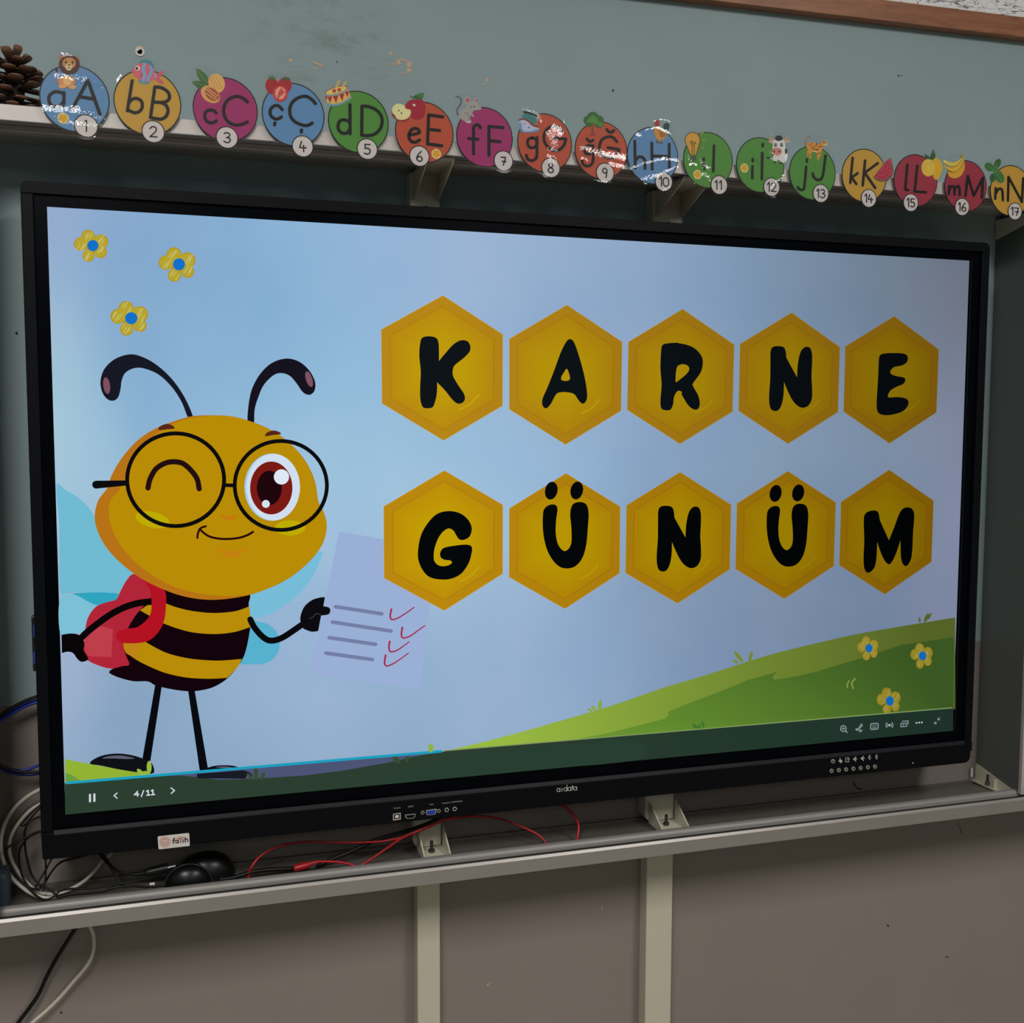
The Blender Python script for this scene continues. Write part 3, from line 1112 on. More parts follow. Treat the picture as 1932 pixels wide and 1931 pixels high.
LET = {
    'K': [A_F((300, 340), (315, 312), (355, 305), (395, 315), (410, 345), (413, 400), (413, 455), (413, 455), (450, 410), (500, 355), (545, 330), (585, 335),
              (603, 365), (598, 400), (560, 440), (510, 480), (497, 510), (500, 550), (535, 610), (565, 655), (570, 690), (550, 712), (520, 712), (490, 685),
              (450, 635), (402, 585), (402, 585), (400, 650), (390, 700), (375, 735), (345, 743), (315, 735), (300, 690), (298, 620), (302, 520), (293, 420))],
    'A': [A_F((1210, 322), (1235, 345), (1265, 430), (1295, 540), (1312, 640), (1310, 690), (1290, 715), (1265, 700), (1235, 658), (1190, 645), (1140, 648),
              (1118, 668), (1090, 720), (1062, 743), (1042, 725), (1042, 685), (1070, 620), (1110, 520), (1150, 410), (1185, 340)),
          A_F((1190, 503), (1207, 545), (1205, 570), (1180, 577), (1157, 570), (1157, 550), (1172, 525))],
    'R': [A_F((1762, 400), (1770, 360), (1800, 348), (1860, 344)) + A_G((0, 282), (50, 292), (100, 315), (140, 360), (148, 405), (135, 460), (90, 525), (90, 545),
              (120, 600), (130, 650), (120, 680), (95, 685), (60, 660), (20, 595)) + A_F((1890, 645), (1865, 637), (1842, 670), (1835, 720), (1820, 750), (1795, 755), (1765, 745),
              (1758, 700), (1765, 600), (1758, 500)),
          A_F((1850, 585), (1852, 530), (1862, 487), (1890, 475)) + A_G((20, 410), (50, 415), (66, 437), (50, 468), (0, 510)) + A_F((1850, 585))],
    'N': [L_N],
    'E': [A_G((1217, 380), (1228, 352), (1260, 344), (1320, 342), (1375, 348), (1393, 370), (1385, 400), (1355, 418), (1310, 428), (1288, 450), (1292, 470),
              (1330, 484), (1365, 490), (1378, 505), (1365, 530), (1330, 545), (1290, 568), (1272, 600), (1280, 612), (1330, 610), (1380, 618), (1397, 640),
              (1385, 675), (1350, 702), (1290, 718), (1240, 718), (1210, 700), (1203, 650), (1208, 560), (1213, 470))],
    'G': [A_I((470, 337), (540, 350), (590, 390), (612, 440), (600, 490), (565, 512), (535, 508), (515, 480), (500, 455), (470, 443), (435, 465), (405, 510),
              (385, 570), (382, 630), (400, 660), (430, 672), (470, 667), (492, 650), (480, 637), (445, 633), (422, 615), (422, 585), (445, 560), (510, 547),
              (580, 541), (612, 555), (610, 600), (590, 660), (545, 720), (480, 750), (410, 752), (350, 735), (310, 690), (287, 630), (287, 560), (305, 480),
              (345, 410), (400, 355))],
    'U': [L_U],
    'n': [refit(L_N, (1238.8, 1322.6, 954.7, 1078.5))],
    'u': [refit(L_U, (1447, 1525, 951, 1069.6))],
    'M': [A_G((1125, 1360), (1135, 1318), (1170, 1300), (1205, 1302), (1218, 1325), (1222, 1355), (1222, 1355), (1278, 1480), (1278, 1480), (1310, 1400),
              (1340, 1320), (1365, 1287), (1400, 1280), (1425, 1298), (1432, 1340), (1425, 1430), (1420, 1540), (1410, 1600), (1385, 1636), (1360, 1620),
              (1350, 1570), (1348, 1480), (1348, 1480), (1325, 1550), (1300, 1605), (1278, 1626), (1250, 1600), (1225, 1545), (1207, 1490), (1207, 1490),
              (1203, 1580), (1190, 1645), (1155, 1677), (1130, 1655), (1124, 1590), (1128, 1480))]}
DOTS = {'U': [(A_I((1095, 213))[0], 38 / 3.22, 55 / 3.22), (A_I((1250, 212))[0], 38 / 3.22, 55 / 3.22)],
        'u': [(A_G((590, 1195))[0], 36 / 3.218, 52 / 3.218), (A_G((727, 1192))[0], 36 / 3.218, 52 / 3.218)]}
for k, hx in HEX.items():
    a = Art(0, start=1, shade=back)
    cx, cy = sum(p[0] for p in hx) / 6, sum(p[1] for p in hx) / 6
    low = k in 'GUnuM'
    edge = C(186, 136, 14) if low else C(182, 134, 24)
    mid = C(188, 142, 10) if low else C(184, 139, 17)
    core = C(194, 158, 4) if low else C(190, 154, 12)

    def sc(f, dx=0, dy=0):
        return [(cx + dx + (p[0] - cx) * f, cy + dy + (p[1] - cy) * f) for p in hx]
    a.poly(sc(1.006), C(200, 170, 110), smooth=False)
    a.poly(hx, edge, smooth=False)
    lo6 = C(176, 126, 14)
    a.poly(sc(.862), lo6, smooth=False)
    # inner face brightens towards its middle
    rings = [(.845, mid), (.62, tuple((mid[i] + core[i]) / 2 for i in range(3))), (.35, core)]
    pv, pc, pf = [], [], []
    for f, c in rings:
        q = sc(f)
        pv += q
        pc += a._cols(q, c)
    pv.append((cx, cy))
    pc += a._cols([(cx, cy)], core)
    for r in range(2):
        for i in range(6):
            pf.append((r * 6 + i, r * 6 + (i + 1) % 6, r * 6 + 6 + (i + 1) % 6, r * 6 + 6 + i))
    pf += [(12 + i, 12 + (i + 1) % 6, 18) for i in range(6)]
    a.mb.add(a._pts(pv), pf, cols=pc)
    a.n += 1
    # sheen lower right
    sx = (hx[1][0] - hx[5][0])
    a.stroke([(cx + sx * .30, cy + sx * .22), (cx + sx * .22, cy + sx * .30), (cx + sx * .14, cy + sx * .34)], sx * .016, C(196, 162, 14))
    blk = C(14, 20, 24) if not low else C(5, 8, 9)
    for d in DOTS.get(k, []):
        a.ell(d[0][0], d[0][1], d[1], d[2], blk, rot=12)
    a.poly(LET[k][0], blk, holes=LET[k][1:])
    a.build('letter_tile', 'screen_pixels', screen)

# ---- checklist
A_C = crop(520, 1080, 4.83)
ch = Art(0, start=1)
ch.poly([(640, 1003), (822, 1036), (793, 1302), (585, 1271)], C(154, 175, 213), smooth=False)
for a, b in (((548, 315), (968, 380)), ((518, 455), (1052, 537)), ((488, 597), (910, 658)), ((459, 738), (882, 797))):
    ch.stroke(A_C(a, b), 7, C(116, 126, 164), smooth=False)
for l in ([(1055, 338), (1045, 390), (1050, 425), (1075, 432), (1130, 410), (1200, 365), (1262, 320)],
          [(1155, 505), (1147, 560), (1152, 592), (1175, 600), (1230, 580), (1300, 530), (1360, 487)],
          [(1040, 632), (1033, 680), (1040, 718), (1065, 726), (1110, 710), (1170, 670), (1217, 635)],
          [(1003, 758), (993, 815), (1000, 848), (1022, 855), (1070, 835), (1140, 790), (1210, 738)]):
    ch.stroke(A_C(*l), 3.6, C(160, 42, 78), w2=2.0)
ch.build('checklist_picture', 'screen_pixels', screen)

# ---- cartoon bee
A_A = crop(100, 640, 3.22)
A_B = crop(60, 1080, 3.862)


def r_(l, s):
    return l / s


be = Art(0, start=4)
WING = C(112, 186, 210)
be.poly([(106.5, 917), (122, 924), (148, 940), (172, 964), (188, 1000), (215, 1050), (250, 1082), (255, 1100), (225, 1118), (190, 1120), (150, 1118), (128, 1119), (113, 1112), (112, 1000)], WING)
be.poly(A_B((290, 160), (440, 148), (560, 150), (640, 162), (620, 200), (560, 235), (470, 240), (380, 205)), C(48, 164, 190))
be.poly(A_B((204, 200), (300, 160), (470, 240), (600, 220), (480, 330), (400, 420), (300, 448), (209, 452)), C(124, 192, 214))
be.poly(A_A((1615, 1290), (1612, 1370), (1575, 1445), (1505, 1540), (1420, 1610), (1320, 1670), (1200, 1690), (1150, 1560), (1300, 1450)), C(118, 188, 216))
be.poly(A_B((1600, 352), (1640, 358), (1720, 380), (1785, 440), (1805, 540), (1770, 620), (1700, 665), (1600, 672), (1500, 650), (1500, 450)), C(86, 176, 206))
# legs and shoes
BK = C(8, 10, 16)
for q in (((900, 815), (948, 825), (863, 1385), (805, 1365)), ((1137, 850), (1185, 850), (1283, 1428), (1225, 1460))):
    be.poly(A_B(*q), BK, smooth=False)
be.poly(A_B((425, 1397), (450, 1365), (520, 1335), (620, 1322), (720, 1332), (800, 1355), (865, 1385), (890, 1430), (885, 1465), (830, 1468), (740, 1455), (620, 1435), (500, 1410)), C(16, 17, 22))
be.poly(A_B((515, 1358), (560, 1342), (640, 1337), (700, 1345), (750, 1357), (690, 1362), (600, 1358)), C(92, 95, 112))
be.poly(A_B((1225, 1450), (1283, 1425), (1330, 1412), (1400, 1407), (1470, 1412), (1540, 1432), (1560, 1450), (1400, 1465), (1240, 1475)), C(14, 15, 22))
be.poly(A_B((1340, 1421), (1400, 1416), (1460, 1424), (1400, 1427)), C(92, 95, 112))
for q in ((A_B((855, 1422))[0], 4.6, 12, 0), (A_B((790, 1458))[0], 4, 8, -45), (A_B((828, 1465))[0], 8, 4, 0)):
    be.ell(q[0][0], q[0][1], q[1], q[2], C(148, 184, 66), q[3])
# rucksack
be.poly(A_B((735, 15), (690, 60), (650, 130), (615, 198), (540, 220), (470, 250), (420, 310), (395, 380), (385, 480), (375, 570), (405, 640), (500, 685), (590, 705),
            (700, 700), (760, 640), (800, 400), (900, 200), (880, 90), (800, 30)), C(176, 38, 56))
be.poly(A_B((385, 490), (460, 395), (590, 415), (590, 415), (580, 620), (580, 620), (480, 615), (405, 600)), C(190, 62, 76))
# body
be.poly(A_B((975, 120), (1200, 120), (1560, 140), (1580, 240), (1595, 340), (1588, 430), (1560, 570), (1520, 660), (1430, 770), (1330, 835), (1230, 862), (1130, 868),
            (1000, 850), (900, 825), (845, 797), (740, 795), (640, 770), (580, 745), (563, 727), (590, 705), (660, 685), (710, 672), (680, 590), (672, 500), (700, 410),
            (760, 310), (830, 230), (900, 150)), C(18, 4, 10))
Y1 = C(184, 140, 8)
be.poly(A_B((976, 228), (976, 228), (1060, 258), (1180, 285), (1330, 298), (1480, 285), (1584, 250), (1584, 250), (1594, 330), (1592, 400), (1592, 400), (1480, 435), (1340, 451), (1180, 440), (1060, 410), (955, 372), (955, 372)), Y1)
be.poly(A_B((842, 240), (890, 240), (880, 330), (788, 278)), Y1, smooth=False)
be.poly(A_B((815, 500), (815, 500), (900, 550), (1000, 595), (1150, 630), (1330, 645), (1450, 640), (1530, 632), (1530, 632), (1500, 690), (1425, 770), (1425, 770), (1300, 777), (1130, 768), (960, 730),
            (800, 660), (720, 610), (683, 582), (671, 515), (740, 510)), Y1)
be.poly(A_B((673, 515), (820, 498), (785, 545), (770, 600), (775, 645), (720, 610), (684, 583)), C(190, 132, 22), smooth=False)
# far arm and hand, strap
be.stroke(A_B((880, 213), (780, 225), (680, 255), (580, 305), (480, 375), (400, 440), (355, 485)), 12.5, C(10, 6, 8))
be.poly(A_B((216, 456), (216, 456), (290, 447), (345, 458), (375, 490), (384, 530), (378, 570), (410, 625), (400, 645), (360, 653), (330, 630), (300, 590), (260, 580), (219, 590), (219, 590)), C(10, 6, 8))
be.poly(A_B((800, 40), (880, 90), (968, 135), (978, 230), (965, 350), (920, 440), (850, 500), (760, 518), (660, 515), (620, 490), (615, 455), (640, 425), (700, 412), (770, 400), (835, 350), (868, 290), (872, 200), (855, 120)), C(178, 18, 34))
# near arm and hand
be.stroke(A_B((1592, 345), (1620, 400), (1670, 460), (1720, 495), (1770, 497), (1830, 475), (1900, 430), (1965, 385)), 11.5, C(10, 9, 12))
be.poly(A_C((225, 440), (232, 380), (265, 310), (330, 255), (400, 232), (450, 227), (450, 227), (435, 310), (435, 310), (485, 322), (499, 350), (480, 385), (415, 395), (415, 395), (388, 537), (388, 537), (330, 543), (275, 525), (245, 505)), C(12, 12, 16))
be.stroke(A_C((310, 425), (345, 405), (368, 378), (410, 385)), 1.3, C(70, 66, 72))
# antennae
be.poly(A_A((852, 478), (800, 355), (720, 240), (620, 150), (520, 100), (450, 95), (370, 125), (310, 185), (288, 260), (300, 325), (330, 365), (365, 375), (395, 355), (410, 305),
            (418, 250), (440, 205), (490, 178), (550, 178), (640, 215), (720, 290), (780, 380), (822, 480)), C(22, 24, 36))
be.ell(*A_A((326, 283))[0], 6.4, 15.8, C(126, 78, 92), -8)
be.poly(A_A((1183, 510), (1188, 400), (1210, 300), (1260, 210), (1330, 145), (1420, 118), (1500, 140), (1560, 195), (1592, 260), (1590, 310), (1570, 335), (1545, 338), (1515, 320),
            (1480, 270), (1440, 225), (1390, 207), (1340, 220), (1280, 280), (1245, 360), (1225, 430), (1219, 520)), C(22, 18, 30))
be.ell(*A_A((1556, 244))[0], 6.0, 15.4, C(126, 82, 98), -18)
# head
RIGHT = [(1090, 470), (1215, 505), (1330, 555), (1430, 625), (1530, 735), (1590, 860), (1612, 985), (1640, 1040), (1663, 1130), (1640, 1240), (1560, 1350), (1440, 1450), (1300, 1520)]
be.poly(A_A((960, 463), *RIGHT, (1150, 1565), (960, 1585), (780, 1560), (600, 1490), (470, 1410), (350, 1300), (280, 1190), (253, 1085), (275, 980), (330, 905), (355, 830),
            (420, 720), (520, 610), (640, 535), (780, 485), (860, 467)), C(182, 114, 22))
RI = [(x - 3, y) for x, y in RIGHT]
be.poly(A_A((970, 466), *RI, (1200, 1550), (1060, 1562), (880, 1545), (700, 1490), (540, 1390), (430, 1280), (365, 1170), (338, 1060), (350, 980), (400, 920), (440, 840), (500, 720),
            (600, 600), (720, 520), (840, 480)), C(184, 140, 6))
be.poly(A_A((640, 550), (650, 530), (690, 516), (725, 525), (738, 543), (700, 548), (660, 553)), C(88, 36, 24))
be.poly(A_A((1290, 590), (1300, 568), (1340, 556), (1375, 565), (1383, 578), (1340, 583)), C(88, 36, 24))
be.ell(*A_A((605, 1098))[0], 33, 15, C(190, 172, 0), 14)
be.ell(*A_A((1440, 1148))[0], 29, 14, C(190, 172, 0), 0)
be.ell(*A_A((1332, 900))[0], 52.5, 63.5, C(160, 205, 232))
be.ell(*A_A((1338, 900))[0], 50.5, 63, C(208, 222, 240))
be.ell(*A_A((1326, 905))[0], 40, 50, C(122, 26, 20))
be.ell(*A_A((1314, 905))[0], 23.5, 32.5, C(30, 6, 12))
be.ell(*A_A((1388, 838))[0], 14.3, 14.3, C(222, 232, 244))
be.ell(*A_A((1293, 1002))[0], 7.4, 7.4, C(215, 226, 240))
be.poly(A_A((1015, 1070), (1050, 1076), (1090, 1074), (1122, 1067), (1105, 1092), (1075, 1101), (1045, 1094)), C(194, 122, 14))
be.poly(A_A((1013, 1275), (1050, 1285), (1090, 1290), (1158, 1277), (1140, 1310), (1085, 1332), (1035, 1315)), C(196, 128, 16))
be.stroke(A_A((890, 1155), (940, 1195), (1000, 1212), (1065, 1215), (1130, 1208), (1180, 1192), (1215, 1172)), 4.2, C(40, 8, 10))
be.stroke(A_A((928, 1138), (900, 1148), (882, 1175), (877, 1208)), 4.0, C(40, 8, 10))
be.stroke(A_A((577, 905), (590, 850), (625, 790), (680, 755), (735, 746), (790, 757), (840, 800), (875, 850), (888, 910)), 10, C(34, 14, 16))
GL = C(12, 12, 14)
be.ring(*A_A((745, 855))[0], 91.5, 87.5, 7.6, GL)
be.ring(*A_A((1384, 890))[0], 87, 84, 7.4, GL)
be.stroke(A_A((262, 885), (440, 875)), 15, GL, smooth=False, w2=10)
be.stroke(A_A((1045, 888), (1105, 890)), 7, GL, smooth=False)
be.build('bee_picture', 'screen_pixels', screen)

# ---- slideshow control bar over the lower edge of the picture
cbx = Art(0, start=64)
xs = [123.2 + (1798.5 - 123.2) * i / 40 for i in range(41)]


def barc(x, y):
    return mixc((44, 62, 48), (30, 50, 42), (x - 900) / 800)


hillstrip(cbx, [(122.0, bar_y(122.0))] + [(x, bar_y(x)) for x in xs[1:]], [(x, bot_y(x)) for x in xs], barc)
# sky seen through it
skl = [(344, 1464), (415, 1472), (493, 1469), (572, 1464), (650, 1454), (729, 1440), (788, 1427), (838, 1418)]
cbx.poly([(x, bar_y(x)) for x in (300, 400, 500, 600, 700, 838)] + skl[::-1], C(76, 84, 118), smooth=False)
cbx.poly(A_B((1200, 1490), (1205, 1470), (1400, 1455), (1540, 1444), (1590, 1460), (1612, 1486), (1565, 1480), (1560, 1505), (1215, 1503)), C(24, 26, 36), smooth=False)
for cx, cy, rx, ry, rot in ((483, 1461, 4.5, 12, 0), (472, 1466, 3, 9, -40), (496, 1465, 3.5, 8, 20), (748, 1434, 5, 9, -45), (768, 1433, 4, 6, 30)):
    cbx.ell(cx, cy, rx, ry, C(56, 76, 50), rot)
cbx.poly([(720, 1470), (800, 1450), (900, 1425), (1000, 1412), (1100, 1404), (1200, 1398), (1200, 1434), (1000, 1453), (860, 1466), (740, 1478)], C(40, 62, 50))
cbx.stroke([(x, bar_y(x) - 1) for x in (840, 1200, 1500, 1796)], 2.0, C(128, 150, 92), smooth=False)
cbx.stroke([(x, bar_y(x) - .5) for x in (126.5, 832)], 5.0, C(28, 158, 190), smooth=False)
cbx.ell(813, 1412, 5, 8, C(140, 178, 64))
cbx.build('control_bar', 'screen_pixels', screen)

A_D = crop(130, 1470, 8.78)
A_E = crop(1570, 1330, 8.4)
WH = C(206, 212, 222)
IW = C(150, 160, 168)


def icon(name, fn):
    i_ = Art(0, start=82)
    fn(i_)
    return i_.build(name, 'screen_pixels', screen)


for x, y in ((350, 265), (422, 258)):
    icon('pause_bar', lambda i: i.stroke(A_D((x, y), (x, y + 110)), 4, WH, smooth=False))
icon('back_arrow', lambda i: i.stroke(A_D((797, 238), (748, 280), (799, 322)), 2.2, WH, smooth=False))
icon('next_arrow', lambda i: i.stroke(A_D((1692, 152), (1748, 195), (1696, 242)), 2.2, WH, smooth=False))


def counter(i):
    i.stroke(A_D((1138, 288), (1132, 212), (1086, 264), (1155, 258)), 2.4, WH, smooth=False)
    i.stroke(A_D((1238, 194), (1200, 294)), 2.2, WH, smooth=False)
    for dx, dy in ((0, 0), (78, -8)):
        i.stroke(A_D((1288 + dx, 208 + dy), (1312 + dx, 196 + dy), (1316 + dx, 268 + dy)), 2.6, WH, smooth=False)
        i.stroke(A_D((1288 + dx, 274 + dy), (1344 + dx, 269 + dy)), 2.2, WH, smooth=False)


icon('slide_counter', counter)


def zoom_icon(i):
    i.ring(*A_E((178, 380))[0], 5.2, 5.5, 1.5, IW)
    i.stroke(A_E((210, 412), (240, 442)), 1.7, IW, smooth=False)
    i.stroke(A_E((155, 382), (201, 378)), 1.2, IW, smooth=False)
    i.stroke(A_E((178, 358), (178, 402)), 1.2, IW, smooth=False)


def pen_icon(i):
    i.stroke(A_E((480, 330), (465, 308), (425, 360), (440, 375), (480, 330)), 1.4, IW, smooth=False)
    i.stroke(A_E((420, 380), (380, 388), (385, 402), (460, 405), (465, 420), (430, 430)), 1.6, IW)


def keyboard_icon(i):
    i.stroke(A_E((612, 318), (625, 302), (715, 296), (730, 308), (728, 372), (715, 388), (625, 396), (610, 382), (612, 318)), 1.6, IW, smooth=False)
    i.poly(A_E((632, 322), (708, 316), (708, 346), (632, 352)), C(84, 96, 100), smooth=False)
    i.stroke(A_E((640, 370), (700, 366)), 1.2, IW, smooth=False)


def live_icon(i):
    cx, cy = A_E((908, 326))[0]
    i.ell(cx, cy, 1.6, 1.8, C(222, 224, 226))
    for rr in (4.2, 6.8):
        i.ring(cx, cy, rr, rr, 1.2, IW, n=16, a0=-48, a1=48)
        i.ring(cx, cy, rr, rr, 1.2, IW, n=16, a0=132, a1=228)


def window_icon(i):
    i.stroke(A_E((1090, 298), (1180, 292), (1178, 345), (1090, 352), (1090, 298)), 1.4, IW, smooth=False)
    i.stroke(A_E((1110, 265), (1204, 258), (1202, 310)), 1.4, IW, smooth=False)
    i.stroke(A_E((1125, 322), (1138, 320)), 1.6, IW, smooth=False)


def dots_icon(i):
    for x, y in ((1337, 290), (1380, 284), (1422, 283)):
        i.ell(*A_E((x, y))[0], 1.5, 1.6, C(205, 208, 210))


def shrink_icon(i):
    i.stroke(A_E((1708, 208), (1676, 242), (1676, 215)), 1.2, IW, smooth=False)
    i.stroke(A_E((1676, 243), (1703, 240)), 1.2, IW, smooth=False)
    i.stroke(A_E((1618, 312), (1648, 280), (1648, 306)), 1.2, IW, smooth=False)
    i.stroke(A_E((1648, 279), (1622, 283)), 1.2, IW, smooth=False)


for nm, fn in (('zoom_icon', zoom_icon), ('pen_icon', pen_icon), ('keyboard_icon', keyboard_icon), ('live_icon', live_icon), ('window_icon', window_icon),
               ('dots_icon', dots_icon), ('shrink_icon', shrink_icon)):
    icon(nm, fn)

# ---- lower bezel: lettering, sockets, buttons, sticker
YB = -.0055 - .0002
ml = Art(YB - .0002, dl=.00003, start=1)
LT = C(196, 196, 192)
for lx_ in (1053.5, 1066.8, 1074.2, 1085.2):      # round bowls of a, d, a, a
    ly_ = 1491.2 - (lx_ - 1053.5) * .094
    ml.ring(lx_, ly_, 2.9, 3.1, 1.0, LT, n=24)
    up_ = 8.6 if lx_ == 1066.8 else 3.3
    ml.stroke([(lx_ + 3.0, ly_ - up_), (lx_ + 3.1, ly_ + 3.2)], 1.0, LT, smooth=False)
ml.stroke([(1060.2, 1487.4), (1060.4, 1493.7)], 1.0, LT, smooth=False)
ml.stroke([(1080.0, 1482.6), (1080.3, 1491.6)], 1.0, LT, smooth=False)
ml.stroke([(1078.6, 1485.6), (1082.0, 1485.3)], 1.0, LT, smooth=False)
ml.build('maker_lettering', 'print_paint', bot)
for s, x, y, w in (('TOUCH', 749, 1525.5, 13), ('HDMI', 775, 1522.5, 10), ('VGA', 814, 1518.5, 8), ('AUDIO IN', 842, 1515.8, 16), ('EARPHONE', 862.5, 1513.3, 20)):
    text_mesh('socket_lettering', s, x, y, w, YB, 'port_metal', bot)


def plate(name, pts, mt, parent, y0=-.0058, y1=-.0040):
    q = [at(a, b, -.0055) for a, b in pts]
    return MB().slab_xz([(p.x, p.z) for p in q], y0 - D, y1 - D).build(name, mt, parent)


A_P = crop(400, 1440, 3.864)
us = plate('usb_b_socket', A_P((1318, 371), (1375, 362), (1376, 411), (1319, 420)), 'port_metal', bot, -.0064)
plate('socket_opening', A_P((1326, 376), (1368, 370), (1368, 402), (1326, 408)), 'hole_black', us, -.0066)
plate('socket_tongue', A_P((1334, 381), (1360, 377), (1360, 396), (1334, 400)), 'sticker_white', us, -.0069)
hd = plate('hdmi_socket', A_P((1407, 378), (1482, 370), (1480, 392), (1466, 402), (1424, 406), (1408, 396)), 'port_metal', bot, -.0064)
plate('socket_opening', A_P((1412, 382), (1477, 375), (1476, 389), (1463, 398), (1426, 401), (1413, 392)), 'hole_black', hd, -.0068)
vg = plate('vga_socket', A_P((1558, 345), (1636, 334), (1632, 368), (1620, 376), (1572, 381), (1562, 374)), 'port_metal', bot, -.0064)
plate('blue_insert', A_P((1563, 349), (1630, 340), (1627, 365), (1617, 372), (1574, 377), (1566, 371)), 'port_blue', vg, -.0070)
for x, y, r in ((1535, 361, .0026), (1653, 349, .0026), (1710, 341, .0032), (1768, 334, .0032)):
    q = at(*A_P((x, y))[0], -.0055)
    jk = MB().cyl((q.x, -.0050 - D, q.z), (q.x, -.0068 - D, q.z), r, n=20).build('jack_socket' if r > .003 else 'screw_post', 'port_metal', bot)
    MB().cyl((q.x, -.0060 - D, q.z), (q.x, -.0070 - D, q.z), r * .62, n=16).build('opening', 'hole_black', jk)
A_U = crop(1560, 1410, 16.1)
for x, y in ((136, 722), (356, 700), (577, 678), (797, 655), (1017, 636), (1236, 612), (1454, 592)):
    q = at(*A_U((x, y))[0], -.0055)
    bt = MB().cyl((q.x, -.0050 - D, q.z), (q.x, -.0072 - D, q.z), .0036, .0032, n=20).build('button', 'port_metal', bot)
    MB().cyl((q.x, -.0065 - D, q.z + .0003), (q.x, -.0074 - D, q.z + .0003), .0018, n=16).build('button_dimple', 'dark_bolt', bt)
sy = Art(YB - .0002, dl=.00003, start=1)
SY = C(176, 178, 172)
sy.ring(*A_U((188, 432))[0], 3.1, 3.4, 1.1, SY)
sy.stroke(A_U((188, 395), (188, 430)), 1.0, SY, smooth=False)
sy.poly(A_U((390, 330), (412, 332), (418, 385), (462, 395), (468, 450), (450, 482), (408, 482), (375, 445), (342, 412), (360, 402), (388, 420)), SY, smooth=False)
sy.stroke(A_U((672, 345), (668, 325), (572, 330), (572, 455), (668, 450), (670, 420)), 1.1, SY, smooth=False)
sy.stroke(A_U((630, 382), (680, 378)), 1.6, SY, smooth=False)
for x, y in ((840, 365), (1070, 345)):
    sy.poly(A_U((x - 50, y + 5), (x + 55, y - 90), (x + 30, y), (x + 60, y + 90)), SY, smooth=False)
    sy.stroke(A_U((x + 50, y), (x + 75, y - 2)), 1.4, SY, smooth=False)
for x, y in ((1345, 318), (1555, 298)):
    sy.ring(*A_U((x, y))[0], 4.2, 4.4, 1.6, SY, n=16, a0=110, a1=250)
    sy.stroke(A_U((x - 30, y), (x - 5, y - 2)), 1.3, SY, smooth=False)
sy.build('button_symbols', 'print_paint', bot)
q = at(1722, 1440, -.0055)
MB().cyl((q.x, -.0050 - D, q.z), (q.x, -.0062 - D, q.z), .0014, n=12).build('indicator_lamp', 'port_metal', bot)

st = plate('sticker', [(297.5, 1580), (299, 1578.5), (355, 1572.2), (357, 1573.5), (358, 1595), (357, 1596.5), (301, 1603), (299, 1601.5)], 'sticker_white', bot, -.0060)
st['label'] = 'small white sticker with a pink round emblem and dark lettering'
sk = Art(-.0061, dl=.00003, start=1)
cx, cy = 311.3, 1589.3
sk.ell(cx, cy, 11.3, 10.8, C(206, 172, 162))
for i in range(16):
    a = 2 * math.pi * i / 16
    sk.ell(cx + 8.9 * math.cos(a), cy + 8.5 * math.sin(a), 1.0, 1.0, C(216, 196, 188), n=10)
sk.ell(cx, cy - .5, 6.4, 6.2, C(192, 158, 146))
sk.poly([(cx - 4.6, cy - .4), (cx - 3, cy - 3.6), (cx, cy - 4.6), (cx + 3, cy - 3.8), (cx + 4.6, cy - .8)], C(218, 196, 184))
sk.stroke([(cx, cy - 3.6), (cx, cy - 1.4)], 1.2, C(160, 124, 112), smooth=False)
sk.stroke([(cx - 3.2, cy + 3.4), (cx + 3.2, cy + 3)], 1.2, C(220, 204, 196), smooth=False)
RD = C(176, 44, 40)
sk.stroke([(340.4, 1583), (340.8, 1590.5)], 1.6, RD, smooth=False)
sk.stroke([(334.5, 1581.4), (338, 1582.6), (340.4, 1583), (343, 1582), (345.6, 1580)], 1.3, RD)
sk.ell(340.2, 1579.6, 1.2, 1.2, C(200, 130, 90))
DKL = C(28, 22, 34)
sk.stroke([(329.6, 1582.3), (328, 1583), (327.3, 1592)], 1.7, DKL)
sk.stroke([(325.2, 1586.2), (329.8, 1585.6)], 1.3, DKL, smooth=False)
sk.ring(333.6, 1588.3, 2.4, 2.7, 1.5, DKL, n=24)
sk.stroke([(336.2, 1585.6), (336.7, 1591)], 1.5, DKL, smooth=False)
sk.stroke([(345.2, 1584.2), (345.5, 1590)], 1.6, DKL, smooth=False)
sk.stroke([(349, 1580.6), (349.4, 1589.6)], 1.7, DKL, smooth=False)
sk.stroke([(349.3, 1585.4), (351.6, 1583.2), (354, 1584.2), (354.4, 1589)], 1.5, DKL)
sk.build('sticker_print', 'print_paint', st)

